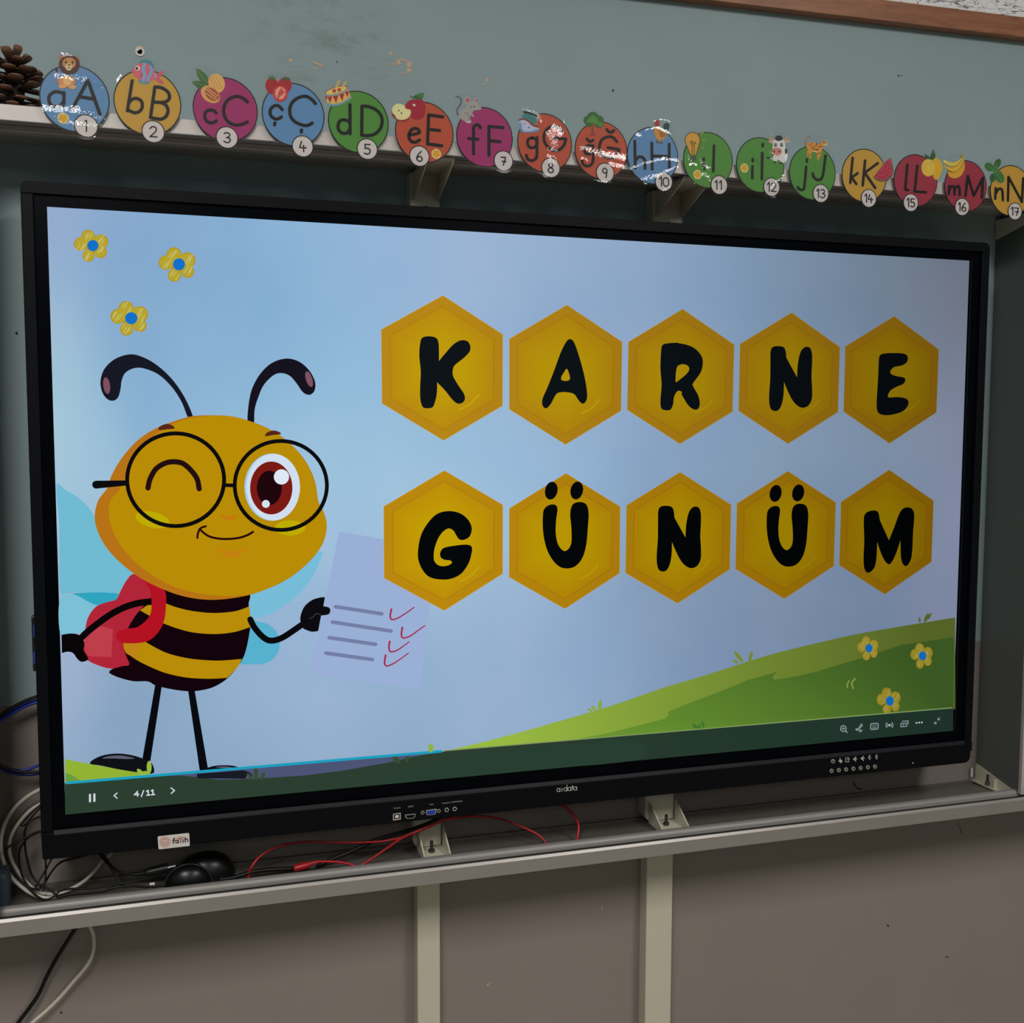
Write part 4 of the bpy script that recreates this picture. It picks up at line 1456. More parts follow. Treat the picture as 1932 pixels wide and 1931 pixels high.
# ------------------------------------------------------------------ letter cards along the upper rail
YC = -.0445          # card plane, just in front of the rail's face
CR = .0410           # radius of every printed disc
KP = 1.6            # photo tone -> paper colour
INK = C(22, 20, 20)
PAPER = C(222, 216, 213)
DIG = {
    '0': [[(0, -.5), (-.3, -.3), (-.34, 0), (-.3, .3), (0, .5), (.3, .3), (.34, 0), (.3, -.3), (0, -.5)]],
    '1': [[(-.22, -.28), (.02, -.5), (.02, .5)]],
    '2': [[(-.3, -.3), (-.1, -.5), (.2, -.45), (.28, -.2), (.1, .1), (-.3, .48)], [(-.3, .48), (.35, .48)]],
    '3': [[(-.26, -.4), (0, -.5), (.25, -.35), (.2, -.1), (-.05, -.02)], [(-.05, -.02), (.28, .1), (.28, .35), (0, .5), (-.3, .36)]],
    '4': [[(-.12, -.5), (-.3, .12)], [(-.3, .12), (.35, .12)], [(.1, -.12), (.1, .5)]],
    '5': [[(-.22, -.48), (.3, -.48)], [(-.22, -.48), (-.2, -.05)], [(-.2, -.05), (.1, -.1), (.3, .12), (.22, .4), (-.05, .5), (-.28, .4)]],
    '6': [[(.2, -.5), (-.12, -.15), (-.28, .2), (-.15, .45), (.1, .5), (.3, .3), (.2, .06), (-.05, .04), (-.26, .2)]],
    '7': [[(-.3, -.45), (.3, -.45)], [(.3, -.45), (.0, .5)], [(-.18, .05), (.34, .05)]],
    '8': [[(0, -.02), (-.22, -.2), (-.16, -.42), (.06, -.5), (.24, -.36), (.2, -.14), (0, -.02)], [(0, -.02), (-.28, .18), (-.2, .44), (.05, .5), (.3, .36), (.26, .12), (0, -.02)]],
    '9': [[(.24, -.3), (.02, -.5), (-.24, -.36), (-.24, -.1), (0, .02), (.22, -.1), (.24, -.3)], [(.24, -.3), (.2, .1), (.12, .5)]]}
A1, A2, A3, A4 = crop(70, 80, 6.662), crop(350, 120, 6.9), crop(605, 140, 7.29), crop(850, 170, 7.728)
A5, A6, A7 = crop(1075, 200, 8.587), crop(1260, 180, 5.682), crop(1560, 220, 5.1935)
BLUE, YEL, MAG, GRN, ORG, RED = C(108, 158, 202), C(214, 172, 68), C(178, 54, 122), C(92, 160, 66), C(204, 94, 64), C(176, 60, 80)


def K(r, g, b):
    return tuple(min(.85, c) for c in C(r, g, b, KP))


def lion(a, q, u):
    a.ell(*q((300, 195))[0], 36 * u, 36 * u, K(160, 110, 85))
    a.ell(*q((512, 220))[0], 32 * u, 36 * u, K(150, 100, 75))
    a.ell(*q((405, 280))[0], 132 * u, 125 * u, K(70, 38, 30))
    a.stroke(q((330, 175), (380, 160), (440, 165)), 16 * u, K(190, 180, 176))  # white glare painted across the top of the mane
    a.ell(*q((402, 262))[0], 84 * u, 72 * u, K(172, 124, 72))
    a.ell(*q((398, 308))[0], 42 * u, 46 * u, K(196, 172, 136))
    a.poly(q((380, 275), (428, 278), (402, 298)), K(40, 26, 22), smooth=False)
    a.stroke(q((385, 322), (400, 316), (418, 324)), 8 * u, K(60, 32, 28))
    for x in (362, 446):
        a.ell(*q((x, 250))[0], 14 * u, 20 * u, K(90, 80, 40))
        a.ell(*q((x, 254))[0], 7 * u, 11 * u, K(20, 18, 16))
    a.stroke(q((260, 500), (215, 480), (230, 420), (235, 370)), 9 * u, K(170, 120, 75))
    a.ell(*q((245, 350))[0], 17 * u, 22 * u, K(60, 34, 36))
    a.ell(*q((372, 490))[0], 108 * u, 72 * u, K(186, 128, 72))
    a.ell(*q((380, 480))[0], 55 * u, 62 * u, K(204, 164, 112))
    a.ell(*q((320, 552))[0], 52 * u, 28 * u, K(200, 148, 96))
    a.ell(*q((445, 562))[0], 46 * u, 28 * u, K(200, 148, 96))


def fish(a, q, u):
    a.poly(q((1270, 255), (1330, 218), (1410, 226), (1462, 280), (1472, 345), (1420, 300), (1350, 262)), K(45, 125, 130))
    a.poly(q((1275, 480), (1320, 518), (1390, 522), (1412, 485)), K(70, 135, 145))
    a.poly(q((1480, 420), (1530, 385), (1592, 352), (1570, 415), (1540, 440), (1595, 522), (1530, 505), (1482, 465)), K(176, 84, 104))
    a.poly(q((1192, 345), (1250, 285), (1310, 258), (1390, 262), (1450, 315), (1490, 395), (1478, 450), (1420, 488), (1340, 494), (1260, 452), (1210, 398)), K(184, 92, 108))
    a.stroke(q((1350, 272), (1335, 345), (1350, 410), (1335, 480)), 40 * u, K(110, 150, 180))
    a.stroke(q((1425, 312), (1440, 370), (1405, 430), (1395, 478)), 36 * u, K(110, 150, 180))
    a.stroke(q((1483, 405), (1490, 440)), 18 * u, K(130, 160, 190), smooth=False)
    a.ell(*q((1262, 325))[0], 32 * u, 30 * u, K(215, 210, 205))
    a.ell(*q((1254, 327))[0], 16 * u, 18 * u, K(24, 22, 26))
    a.stroke(q((1310, 385), (1318, 405), (1300, 425)), 8 * u, K(120, 40, 60))


def walnut(a, q, u):
    a.poly(q((140, 65), (230, 110), (288, 175), (300, 262), (230, 250), (165, 180)), K(62, 100, 52))
    a.poly(q((85, 235), (180, 228), (285, 240), (285, 290), (190, 332), (130, 290)), K(56, 92, 50))
    a.stroke(q((145, 80), (215, 170), (280, 250)), 5 * u, K(120, 150, 90))
    a.stroke(q((95, 238), (200, 270), (270, 280)), 5 * u, K(120, 150, 90))
    a.ell(*q((405, 255))[0], 105 * u, 128 * u, K(196, 156, 94), -22)
    for dx in (-45, -5, 40):
        a.stroke(q((350 + dx, 170), (395 + dx, 240), (440 + dx, 330)), 7 * u, K(160, 116, 62))
    a.ell(*q((325, 402))[0], 140 * u, 98 * u, K(190, 146, 88), 38)
    a.ell(*q((345, 400))[0], 106 * u, 72 * u, K(140, 76, 44), 38)
    for x, y, x2, y2 in ((270, 335, 330, 385), (300, 330, 420, 420), (260, 380, 330, 430), (340, 440, 410, 470), (330, 390, 400, 440)):
        a.stroke(q((x, y), (x2, y2)), 16 * u, K(190, 138, 96), smooth=False)


def strawberries(a, q, u):
    a.ell(*q((1130, 295))[0], 88 * u, 110 * u, K(150, 34, 44), -18)
    a.ell(*q((1290, 285))[0], 92 * u, 108 * u, K(152, 36, 46), 15)
    for cx, cy in ((1122, 195), (1310, 205)):
        for an in (-150, -115, -80, -45, -15):
            a.stroke(q((cx, cy + 10), (cx + 62 * math.cos(math.radians(an)), cy + 10 + 55 * math.sin(math.radians(an)))), 22 * u, K(58, 92, 50), smooth=False, w2=6 * u)
    a.ell(*q((1235, 395))[0], 96 * u, 104 * u, K(176, 60, 62))
    a.ell(*q((1235, 385))[0], 62 * u, 80 * u, K(206, 150, 126))
    a.poly(q((1245, 320), (1285, 380), (1240, 420), (1195, 470), (1205, 390)), K(180, 70, 62))
    for x, y in ((1175, 350), (1170, 400), (1185, 440), (1290, 340), (1300, 400), (1270, 440), (1225, 310)):
        a.ell(*q((x, y))[0], 6 * u, 9 * u, K(214, 180, 140), n=10)


def drum(a, q, u):
    a.poly(q((58, 280), (95, 412), (180, 425), (300, 395), (418, 318), (382, 210)), K(206, 164, 92), smooth=False)
    for x, y, s in ((75, 302, .6), (125, 312, 1), (205, 300, 1.15), (290, 275, 1.1), (362, 240, .9)):
        a.poly(q((x - 34 * s, y + 4), (x + 34 * s, y - 12 * s), (x + 8, y + 88 * s)), K(150, 40, 48), smooth=False)
    a.stroke(q((92, 410), (180, 426), (300, 398), (420, 322)), 30 * u, K(108, 142, 150))
    a.ell(*q((215, 232))[0], 172 * u, 60 * u, K(122, 146, 156), -16)
    a.ell(*q((215, 222))[0], 160 * u, 50 * u, K(140, 60, 56), -16)
    a.ell(*q((215, 225))[0], 148 * u, 42 * u, K(214, 180, 108), -16)
    a.stroke(q((255, 88), (212, 190)), 24 * u, K(206, 160, 74), smooth=False)
    a.stroke(q((350, 105), (288, 192)), 24 * u, K(206, 160, 74), smooth=False)
    a.ell(*q((186, 230))[0], 27 * u, 27 * u, K(160, 70, 52))
    a.ell(*q((255, 216))[0], 27 * u, 27 * u, K(160, 70, 52))


def apple(a, q, u):
    a.stroke(q((1232, 300), (1265, 325), (1282, 355)), 12 * u, K(50, 42, 30))
    a.poly(q((1270, 312), (1340, 268), (1422, 262), (1395, 345), (1310, 348)), K(48, 96, 50))
    a.poly(q((1180, 400), (1230, 358), (1300, 352), (1390, 350), (1435, 410), (1440, 500), (1410, 590), (1340, 625), (1270, 615), (1220, 560), (1165, 450)), K(146, 26, 48))
    a.ell(*q((1285, 425))[0], 22 * u, 16 * u, K(215, 190, 190), 30)
    a.ell(*q((1100, 550))[0], 132 * u, 96 * u, K(130, 30, 48), 22)
    a.poly(q((985, 470), (1020, 420), (1085, 405), (1145, 430), (1175, 475), (1230, 490), (1240, 540), (1200, 605), (1120, 630), (1050, 615), (1020, 565), (985, 530)), K(204, 190, 142))
    a.ell(*q((1075, 500))[0], 14 * u, 10 * u, K(110, 80, 50), n=12)
    a.ell(*q((1112, 535))[0], 9 * u, 16 * u, K(70, 46, 30), 10, n=12)


def mouse(a, q, u):
    a.stroke(q((125, 375), (95, 335), (100, 275), (140, 215), (158, 150), (130, 108), (78, 92)), 19 * u, K(74, 78, 82))
    G = K(146, 144, 140)
    a.ell(*q((243, 145))[0], 46 * u, 56 * u, G)
    a.ell(*q((380, 150))[0], 32 * u, 34 * u, G)
    a.poly(q((122, 350), (170, 290), (235, 245), (270, 190), (320, 152), (375, 172), (415, 225), (452, 272), (400, 300), (335, 308), (320, 340), (345, 380), (330, 398),
             (300, 370), (285, 420), (308, 462), (262, 488), (200, 455), (135, 405)), G)
    a.ell(*q((250, 148))[0], 27 * u, 32 * u, K(160, 88, 100))
    a.ell(*q((382, 152))[0], 17 * u, 20 * u, K(160, 88, 100))
    a.ell(*q((345, 240))[0], 8 * u, 13 * u, K(26, 26, 26), n=14)
    a.ell(*q((300, 248))[0], 22 * u, 18 * u, K(120, 120, 120), n=14)
    a.stroke(q((335, 296), (370, 300), (420, 292)), 5 * u, K(60, 50, 50))
    a.stroke(q((200, 330), (250, 345), (275, 395), (260, 430)), 6 * u, K(80, 80, 80))
    a.stroke(q((245, 465), (285, 470)), 24 * u, K(180, 166, 160), smooth=False)


def ship(a, q, u):
    a.poly(q((1050, 262), (1170, 300), (1280, 335), (1290, 400), (1250, 500), (1060, 420)), K(150, 160, 158), smooth=False)
    a.poly(q((1062, 345), (1120, 335), (1200, 380), (1262, 420), (1235, 500), (1150, 460), (1050, 410)), K(58, 118, 118))
    a.stroke(q((1070, 318), (1130, 330), (1190, 352), (1250, 378)), 30 * u, K(30, 38, 36))
    a.poly(q((995, 440), (1060, 425), (1140, 460), (1200, 520), (1280, 540), (1275, 600), (1150, 612), (1050, 610), (1005, 540)), K(164, 172, 188))
    a.poly(q((998, 470), (1030, 480), (1060, 590), (1160, 600), (1275, 570), (1275, 605), (1150, 620), (1040, 610), (1005, 540)), K(96, 136, 180))
    a.stroke(q((1000, 440), (1060, 422), (1140, 458), (1200, 515), (1285, 538)), 22 * u, K(120, 44, 46))
    a.ell(*q((1075, 495))[0], 18 * u, 18 * u, K(180, 130, 120))
    a.stroke(q((1135, 545), (1150, 545)), 16 * u, K(60, 90, 150), smooth=False)


def tree(a, q, u):
    a.poly(q((350, 310), (392, 310), (388, 420), (420, 490), (365, 478), (312, 482), (350, 425)), K(122, 66, 46))
    D1, D2 = K(48, 96, 40), K(74, 128, 54)
    for x, y, r in ((375, 195, 100), (300, 235, 78), (470, 235, 80), (480, 290, 68), (310, 285, 55)):
        a.ell(*q((x, y))[0], r * u, r * u, D1)
    a.poly(q((268, 262), (320, 190), (375, 150), (440, 200), (462, 262), (420, 300), (360, 272), (310, 270)), D2)
    a.ell(*q((492, 295))[0], 42 * u, 38 * u, D2)


def rooster(a, q, u):
    a.stroke(q((1420, 545), (1415, 600)), 14 * u, K(100, 60, 70), smooth=False)
    a.stroke(q((1490, 545), (1478, 605)), 14 * u, K(100, 60, 70), smooth=False)
    a.stroke(q((1400, 590), (1505, 602)), 16 * u, K(96, 56, 70), smooth=False)
    a.poly(q((1515, 310), (1560, 275), (1610, 290), (1612, 350), (1590, 410), (1540, 400), (1518, 360)), K(34, 66, 54))
    a.poly(q((1380, 330), (1450, 340), (1520, 400), (1575, 420), (1560, 490), (1500, 555), (1430, 555), (1370, 460), (1362, 400)), K(178, 128, 58))
    a.poly(q((1450, 400), (1520, 410), (1565, 440), (1530, 500), (1470, 500)), K(150, 96, 42))
    a.poly(q((1372, 320), (1380, 255), (1410, 230), (1448, 240), (1450, 330), (1410, 345)), K(150, 44, 48))
    a.stroke(q((1375, 350), (1440, 352), (1500, 395), (1590, 435)), 34 * u, K(206, 196, 180))


def bulb(a, q, u):
    BY = K(184, 142, 52)
    a.ell(*q((265, 478))[0], 84 * u, 84 * u, K(30, 30, 20))
    a.poly(q((184, 500), (240, 645), (306, 645), (348, 500)), K(30, 30, 20), smooth=False)
    a.ell(*q((265, 478))[0], 77 * u, 77 * u, BY)
    a.poly(q((192, 505), (246, 640), (300, 640), (340, 505)), BY, smooth=False)
    a.stroke(q((262, 640), (258, 530), (240, 505), (262, 495), (270, 530)), 7 * u, K(50, 36, 20))
    a.stroke(q((284, 640), (284, 530), (300, 512), (280, 500)), 7 * u, K(50, 36, 20))
    a.stroke(q((266, 520), (266, 490)), 7 * u, K(50, 36, 20), smooth=False)
    a.poly(q((238, 640), (308, 645), (302, 690), (290, 712), (258, 706), (246, 690)), K(74, 96, 66), smooth=False)
    for y in (658, 678):
        a.stroke(q((240, y), (304, y + 6)), 6 * u, K(40, 56, 38), smooth=False)
    for x, y, x2, y2 in ((345, 418, 380, 400), (372, 484, 398, 480), (365, 560, 390, 570)):
        a.stroke(q((x, y), (x2, y2)), 9 * u, K(180, 150, 60), smooth=False)


def cow(a, q, u):
    WT = K(196, 192, 190)
    a.stroke(q((1180, 660), (1120, 680), (1070, 668)), 16 * u, K(190, 186, 182), w2=8 * u)
    a.ell(*q((1078, 670))[0], 22 * u, 12 * u, K(40, 52, 40), 10)
    a.poly(q((1130, 650), (1200, 640), (1260, 590), (1282, 630), (1270, 700), (1225, 730), (1205, 705), (1180, 690), (1160, 725), (1135, 710)), WT)
    a.ell(*q((1268, 600))[0], 14 * u, 30 * u, K(50, 56, 60))
    a.stroke(q((1135, 482), (1105, 455), (1112, 415)), 26 * u, K(176, 138, 88), w2=6 * u)
    a.stroke(q((1245, 482), (1275, 458), (1266, 418)), 26 * u, K(176, 138, 88), w2=6 * u)
    a.ell(*q((1110, 497))[0], 32 * u, 18 * u, K(176, 150, 140), 15)
    a.ell(*q((1276, 494))[0], 30 * u, 16 * u, K(176, 150, 140), -15)
    a.poly(q((1130, 500), (1160, 470), (1220, 470), (1252, 500), (1258, 570), (1230, 630), (1170, 655), (1125, 615)), WT)
    a.ell(*q((1190, 460))[0], 42 * u, 30 * u, K(38, 40, 40))
    a.ell(*q((1168, 602))[0], 56 * u, 42 * u, K(176, 122, 108))
    for x in (1140, 1195):
        a.ell(*q((x, 600))[0], 9 * u, 14 * u, K(80, 40, 40), n=14)
    for x in (1156, 1220):
        a.ell(*q((x, 530))[0], 15 * u, 22 * u, K(60, 66, 70), n=18)
        a.ell(*q((x + 3, 524))[0], 5 * u, 7 * u, K(215, 215, 215), n=10)
    for x, y in ((1150, 715), (1215, 725)):
        a.ell(*q((x, y))[0], 16 * u, 12 * u, K(52, 72, 48), n=14)


def leopard(a, q, u):
    OR = K(190, 136, 58)
    a.stroke(q((1490, 545), (1470, 500), (1492, 462), (1525, 436)), 15 * u, K(120, 92, 70))
    a.stroke(q((1510, 570), (1500, 640)), 24 * u, OR, smooth=False)
    a.stroke(q((1528, 590), (1525, 665)), 24 * u, OR, smooth=False)
    a.stroke(q((1605, 590), (1612, 680)), 24 * u, OR, smooth=False)
    a.stroke(q((1640, 580), (1630, 650)), 22 * u, OR, smooth=False)
    a.poly(q((1490, 520), (1540, 500), (1600, 515), (1650, 520), (1660, 570), (1630, 612), (1560, 592), (1510, 600), (1488, 560)), OR)
    a.ell(*q((1676, 515))[0], 30 * u, 30 * u, OR)
    a.ell(*q((1694, 528))[0], 14 * u, 12 * u, K(206, 176, 120))
    a.stroke(q((1550, 598), (1600, 606)), 14 * u, K(206, 178, 130), smooth=False)
    rr = random.Random(3)
    for k in range(26):
        x, y = rr.uniform(1500, 1650), rr.uniform(512, 590)
        a.ell(*q((x, y))[0], 5 * u, 6 * u, K(70, 46, 24), n=8)
    for x, y in ((1505, 620), (1525, 640), (1610, 630), (1632, 620), (1670, 500), (1686, 505)):
        a.ell(*q((x, y))[0], 5 * u, 6 * u, K(70, 46, 24), n=8)


def melon(a, q, u):
    a.poly(q((612, 408), (646, 480), (648, 560), (612, 615), (545, 638), (490, 625), (456, 594), (456, 594)), K(64, 92, 60))
    a.poly(q((612, 414), (638, 480), (640, 555), (606, 605), (545, 626), (495, 614), (462, 592), (462, 592)), K(166, 52, 72))
    for x, y in ((590, 455), (608, 480), (575, 490), (606, 512), (572, 520), (600, 545), (555, 545), (590, 575), (535, 555), (560, 590), (510, 548), (515, 592), (538, 600), (490, 575)):
        a.ell(*q((x, y))[0], 5 * u, 6 * u, K(70, 20, 28), n=8)


def lemon(a, q, u):
    a.poly(q((960, 365), (990, 385), (1015, 405), (1005, 425), (970, 415)), K(44, 84, 50))
    a.poly(q((1043, 322), (1060, 360), (1062, 410), (1030, 425), (1012, 405), (1025, 355)), K(44, 84, 50))
    a.poly(q((1060, 405), (1110, 430), (1135, 490), (1120, 560), (1082, 620), (1040, 590), (1030, 470)), K(190, 156, 44))
    a.ell(*q((993, 502))[0], 67 * u, 86 * u, K(196, 160, 48))
    a.ell(*q((993, 502))[0], 58 * u, 75 * u, K(206, 182, 96))
    a.ell(*q((993, 502))[0], 52 * u, 67 * u, K(194, 164, 56))
    for k in range(8):
        t = math.pi * k / 4 + .2
        a.stroke(q((993, 502), (993 + 50 * math.cos(t), 502 + 64 * math.sin(t))), 4 * u, K(208, 188, 112), smooth=False)


def banana(a, q, u):
    B1, B2 = K(196, 158, 52), K(206, 174, 78)
    a.poly(q((1145, 425), (1190, 440), (1250, 450), (1300, 420), (1318, 390), (1335, 410), (1310, 460), (1250, 490), (1180, 475), (1150, 450)), B2)
    a.poly(q((1150, 485), (1200, 495), (1260, 490), (1310, 450), (1335, 405), (1345, 430), (1320, 500), (1260, 545), (1190, 530)), B1)
    a.poly(q((1185, 540), (1240, 550), (1300, 520), (1335, 450), (1348, 440), (1350, 510), (1318, 575), (1260, 606), (1205, 590)), K(190, 150, 48))
    for l in (((1150, 460), (1220, 490), (1280, 475), (1330, 410)), ((1170, 515), (1240, 545), (1300, 515), (1342, 440))):
        a.stroke(q(*l), 5 * u, K(110, 84, 34))
    a.stroke(q((1318, 395), (1325, 380)), 26 * u, K(130, 110, 60), smooth=False)


def mint(a, q, u):
    for x, y, rx, ry, rot, c in ((1672, 462, 30, 52, 25, (52, 94, 50)), (1592, 495, 52, 38, 35, (58, 104, 54)), (1625, 600, 30, 44, 10, (50, 90, 48)), (1690, 590, 44, 66, -30, (60, 108, 58)), (1650, 520, 26, 40, 5, (70, 116, 62))):
        a.ell(*q((x, y))[0], rx * u, ry * u, K(*c), rot)
    for l in (((1655, 530), (1690, 590), (1715, 640)), ((1560, 470), (1600, 500), (1640, 530)), ((1655, 500), (1675, 455))):
        a.stroke(q(*l), 4 * u, K(96, 140, 90))


# zoom, box of the disc in the photo, colour, letter strokes, badge centre, number, star, picture, picture circles for the film outline
CARDS = [
    (A1, 6.662, (75, 207, 122, 250), BLUE, [[(338, 650), (290, 628), (220, 622), (160, 665), (148, 720), (170, 780), (225, 808), (290, 795), (335, 740)], [(338, 632), (335, 790)],
        [(445, 830), (635, 485)], [(640, 480), (790, 905)], [(545, 685), (700, 710)]], (617, 1053), '1', (328, 955), lion, [(405, 265, 150)], 'film_flat', 'lion', 'blue'),
    (A1, 6.662, (214, 343, 133, 254), YEL, [[(1195, 482), (1135, 860)], [(1150, 770), (1190, 720), (1250, 705), (1310, 740), (1322, 810), (1290, 865), (1230, 885), (1180, 868), (1145, 850)],
        [(1480, 560), (1425, 945)], [(1480, 560), (1560, 570), (1640, 620), (1665, 690), (1630, 740), (1560, 755), (1470, 750)], [(1560, 757), (1620, 790), (1645, 860), (1620, 930), (1560, 965), (1500, 960), (1425, 945)]],
        (1460, 1125), '2', None, fish, [(1340, 340, 145), (1540, 420, 70)], 'film_flat', 'striped fish', 'yellow'),
    (A2, 6.9, (364, 487, 147, 267), MAG, [[(400, 645), (365, 612), (320, 605), (270, 625), (250, 680), (265, 735), (310, 770), (365, 768), (400, 745)],
        [(805, 500), (755, 455), (690, 430), (610, 440), (530, 500), (497, 600), (515, 700), (570, 770), (650, 800), (740, 790), (805, 760)]], (540, 965), '3', None, walnut,
        [(400, 240, 130), (210, 180, 130)], 'film_flat', 'walnut', 'magenta'),
    (A2, 6.9, (495, 612, 156, 277), BLUE, [[(1260, 600), (1215, 555), (1165, 548), (1115, 585), (1100, 640), (1120, 690), (1175, 722), (1225, 712), (1248, 695)], [(1163, 772), (1160, 798)],
        [(1690, 520), (1640, 465), (1570, 428), (1480, 440), (1395, 500), (1358, 590), (1370, 690), (1430, 760), (1520, 800), (1590, 805), (1650, 775)], [(1510, 865), (1508, 890)]],
        (1525, 1080), '4', None, strawberries, [(1210, 300, 175)], 'film_flat', 'strawberries', 'blue'),
    (A3, 7.29, (619, 734, 171, 290), GRN, [[(403, 420), (405, 820)], [(388, 650), (330, 630), (270, 640), (240, 700), (250, 770), (300, 812), (360, 808), (392, 770)], [(568, 440), (565, 840)],
        [(568, 440), (650, 445), (760, 490), (830, 570), (845, 660), (820, 750), (750, 820), (660, 845), (565, 840)]], (640, 1033), '5', None, drum, [(230, 280, 190), (300, 150, 90)], 'film_flat', 'drum', 'green'),
    (A3, 7.29, (746, 856, 191, 309), ORG, [[(1225, 838), (1350, 808), (1345, 765), (1300, 747), (1250, 765), (1215, 825), (1218, 885), (1255, 930), (1310, 935), (1360, 905)], [(1485, 560), (1470, 960)],
        [(1485, 560), (1680, 588)], [(1480, 760), (1635, 775)], [(1470, 960), (1665, 985)]], (1357, 1130), '6', (1590, 1098), apple, [(1310, 460, 160), (1105, 530, 145)], 'film_flat', 'red apple', 'orange'),
    (A4, 7.728, (861, 968, 201, 317), MAG, [[(435, 550), (410, 515), (370, 510), (340, 540), (335, 600), (335, 930)], [(265, 708), (400, 718)], [(560, 530), (560, 950)], [(560, 530), (765, 548)], [(565, 735), (720, 755)]],
        (770, 1035), '7', None, mouse, [(280, 260, 200), (140, 180, 110)], 'film_flat', 'grey mouse', 'magenta'),
    (A4, 7.728, (977, 1079, 213, 327), ORG, [[(1190, 695), (1135, 720), (1122, 770), (1145, 825), (1190, 845), (1240, 820), (1258, 770), (1240, 715), (1190, 695)], [(1262, 692), (1258, 950), (1240, 1000), (1190, 1030), (1130, 1010), (1105, 950)],
        [(1625, 600), (1580, 545), (1500, 530), (1420, 560), (1365, 650), (1370, 750), (1420, 830), (1500, 880), (1580, 875), (1650, 810), (1682, 712)], [(1682, 712), (1520, 702)]], (1460, 1135), '8', None, ship,
        [(1140, 440, 165)], 'film_flat', 'ship', 'orange'),
    (A5, 8.587, (1085, 1184, 228, 340), ORG, [[(370, 660), (320, 640), (260, 660), (238, 715), (260, 770), (320, 780), (370, 740)], [(375, 645), (378, 880), (335, 960), (270, 975), (215, 940), (200, 890)], [(280, 535), (310, 570), (345, 575), (375, 555)],
        [(765, 580), (700, 510), (620, 500), (530, 540), (485, 630), (485, 730), (530, 800), (620, 840), (720, 830), (780, 780), (798, 705)], [(798, 705), (620, 675)], [(600, 380), (635, 420), (680, 425), (715, 395)]],
        (570, 1085), '9', None, tree, [(385, 230, 175)], 'film_flat', 'green tree', 'orange'),
    (A5, 8.587, (1183, 1280, 239, 349), BLUE, [[(1053, 570), (1060, 1010)], [(1070, 880), (1110, 830), (1165, 828), (1210, 870), (1220, 940), (1218, 1015)], [(1328, 600), (1335, 1025)], [(1610, 620), (1615, 1000)], [(1335, 810), (1610, 820)]],
        (1520, 1230), '10', None, rooster, [(1490, 370, 170)], 'film_flat', 'rooster', 'blue'),
    (A6, 5.682, (1290, 1382, 250, 355), GRN, [[(385, 680), (390, 790)], [(495, 540), (487, 815)]], (548, 963), '11', (318, 850), bulb, [(265, 480, 95)], 'film_flat', 'light bulb', 'green'),
    (A6, 5.682, (1388, 1481, 259, 364), GRN, [[(910, 682), (910, 706)], [(908, 762), (905, 888)], [(1018, 522), (1018, 546)], [(1013, 618), (1008, 897)]], (1110, 985), '12', (820, 780), cow, [(1190, 510, 115)], 'film_flat', 'cow', 'green'),
    (A6, 5.682, (1489, 1577, 275, 378), GRN, [[(1490, 688), (1490, 712)], [(1483, 768), (1465, 970), (1445, 1012), (1410, 1008), (1395, 985)], [(1690, 648), (1665, 840), (1640, 900), (1600, 905), (1562, 872), (1555, 838)]], (1637, 1053), '13', None,
        leopard, [(1590, 550, 125)], 'film_flat', 'leopard', 'green'),
    (A7, 5.1935, (1589, 1673, 281, 382), YEL, [[(253, 405), (230, 650)], [(302, 555), (235, 605)], [(248, 605), (290, 662)], [(375, 432), (352, 675)], [(500, 457), (370, 552)], [(378, 560), (475, 700)]], (408, 803), '14', None, melon, [(560, 530, 110)], 'film_flat', 'watermelon slice', 'yellow'),
    (A7, 5.1935, (1686, 1769, 290, 392), RED, [[(790, 472), (770, 690), (778, 715), (798, 722)], [(887, 482), (860, 735)], [(860, 735), (970, 742)]], (820, 845), '15', None, lemon, [(1050, 490, 120)], 'film_flat', 'lemon', 'red'),
    (A7, 5.1935, (1782, 1862, 301, 402), RED, [[(1200, 682), (1195, 760)], [(1200, 722), (1222, 685), (1246, 692), (1252, 765)], [(1252, 722), (1275, 685), (1298, 694), (1302, 770)], [(1358, 778), (1382, 582)], [(1382, 582), (1440, 775)], [(1440, 775), (1530, 600)], [(1530, 600), (1520, 795)]],
        (1323, 887), '16', None, banana, [(1250, 490, 120)], 'film_flat', 'bananas', 'red'),
    (A7, 5.1935, (1867, 1947, 312, 408), YEL, [[(1655, 702), (1650, 805)], [(1655, 757), (1685, 710), (1718, 722), (1725, 820)], [(1775, 825), (1780, 592)], [(1780, 592), (1912, 838)], [(1912, 838), (1925, 605)]], (1840, 930), '17', None, mint, [(1640, 530, 120)], 'film_flat', 'mint leaves', 'yellow')]
ORD = ['aA', 'bB', 'cC', 'c-cedilla', 'dD', 'eE', 'fF', 'gG', 'soft g', 'hH', 'dotless i', 'dotted i', 'jJ', 'kK', 'lL', 'mM', 'nN']


def wdisc(cx, cz, r, y, n=56):
    return [(cx + r * math.cos(2 * math.pi * i / n), y, cz + r * math.sin(2 * math.pi * i / n)) for i in range(n)]


def exit_dist(ox, oz, an, cx, cz, r):
    dx, dz = math.cos(an), math.sin(an)
    fx, fz = ox - cx, oz - cz
    b = fx * dx + fz * dz
    c = fx * fx + fz * fz - r * r
    h = b * b - c
    return -b + math.sqrt(h) if h > 0 else 0.0


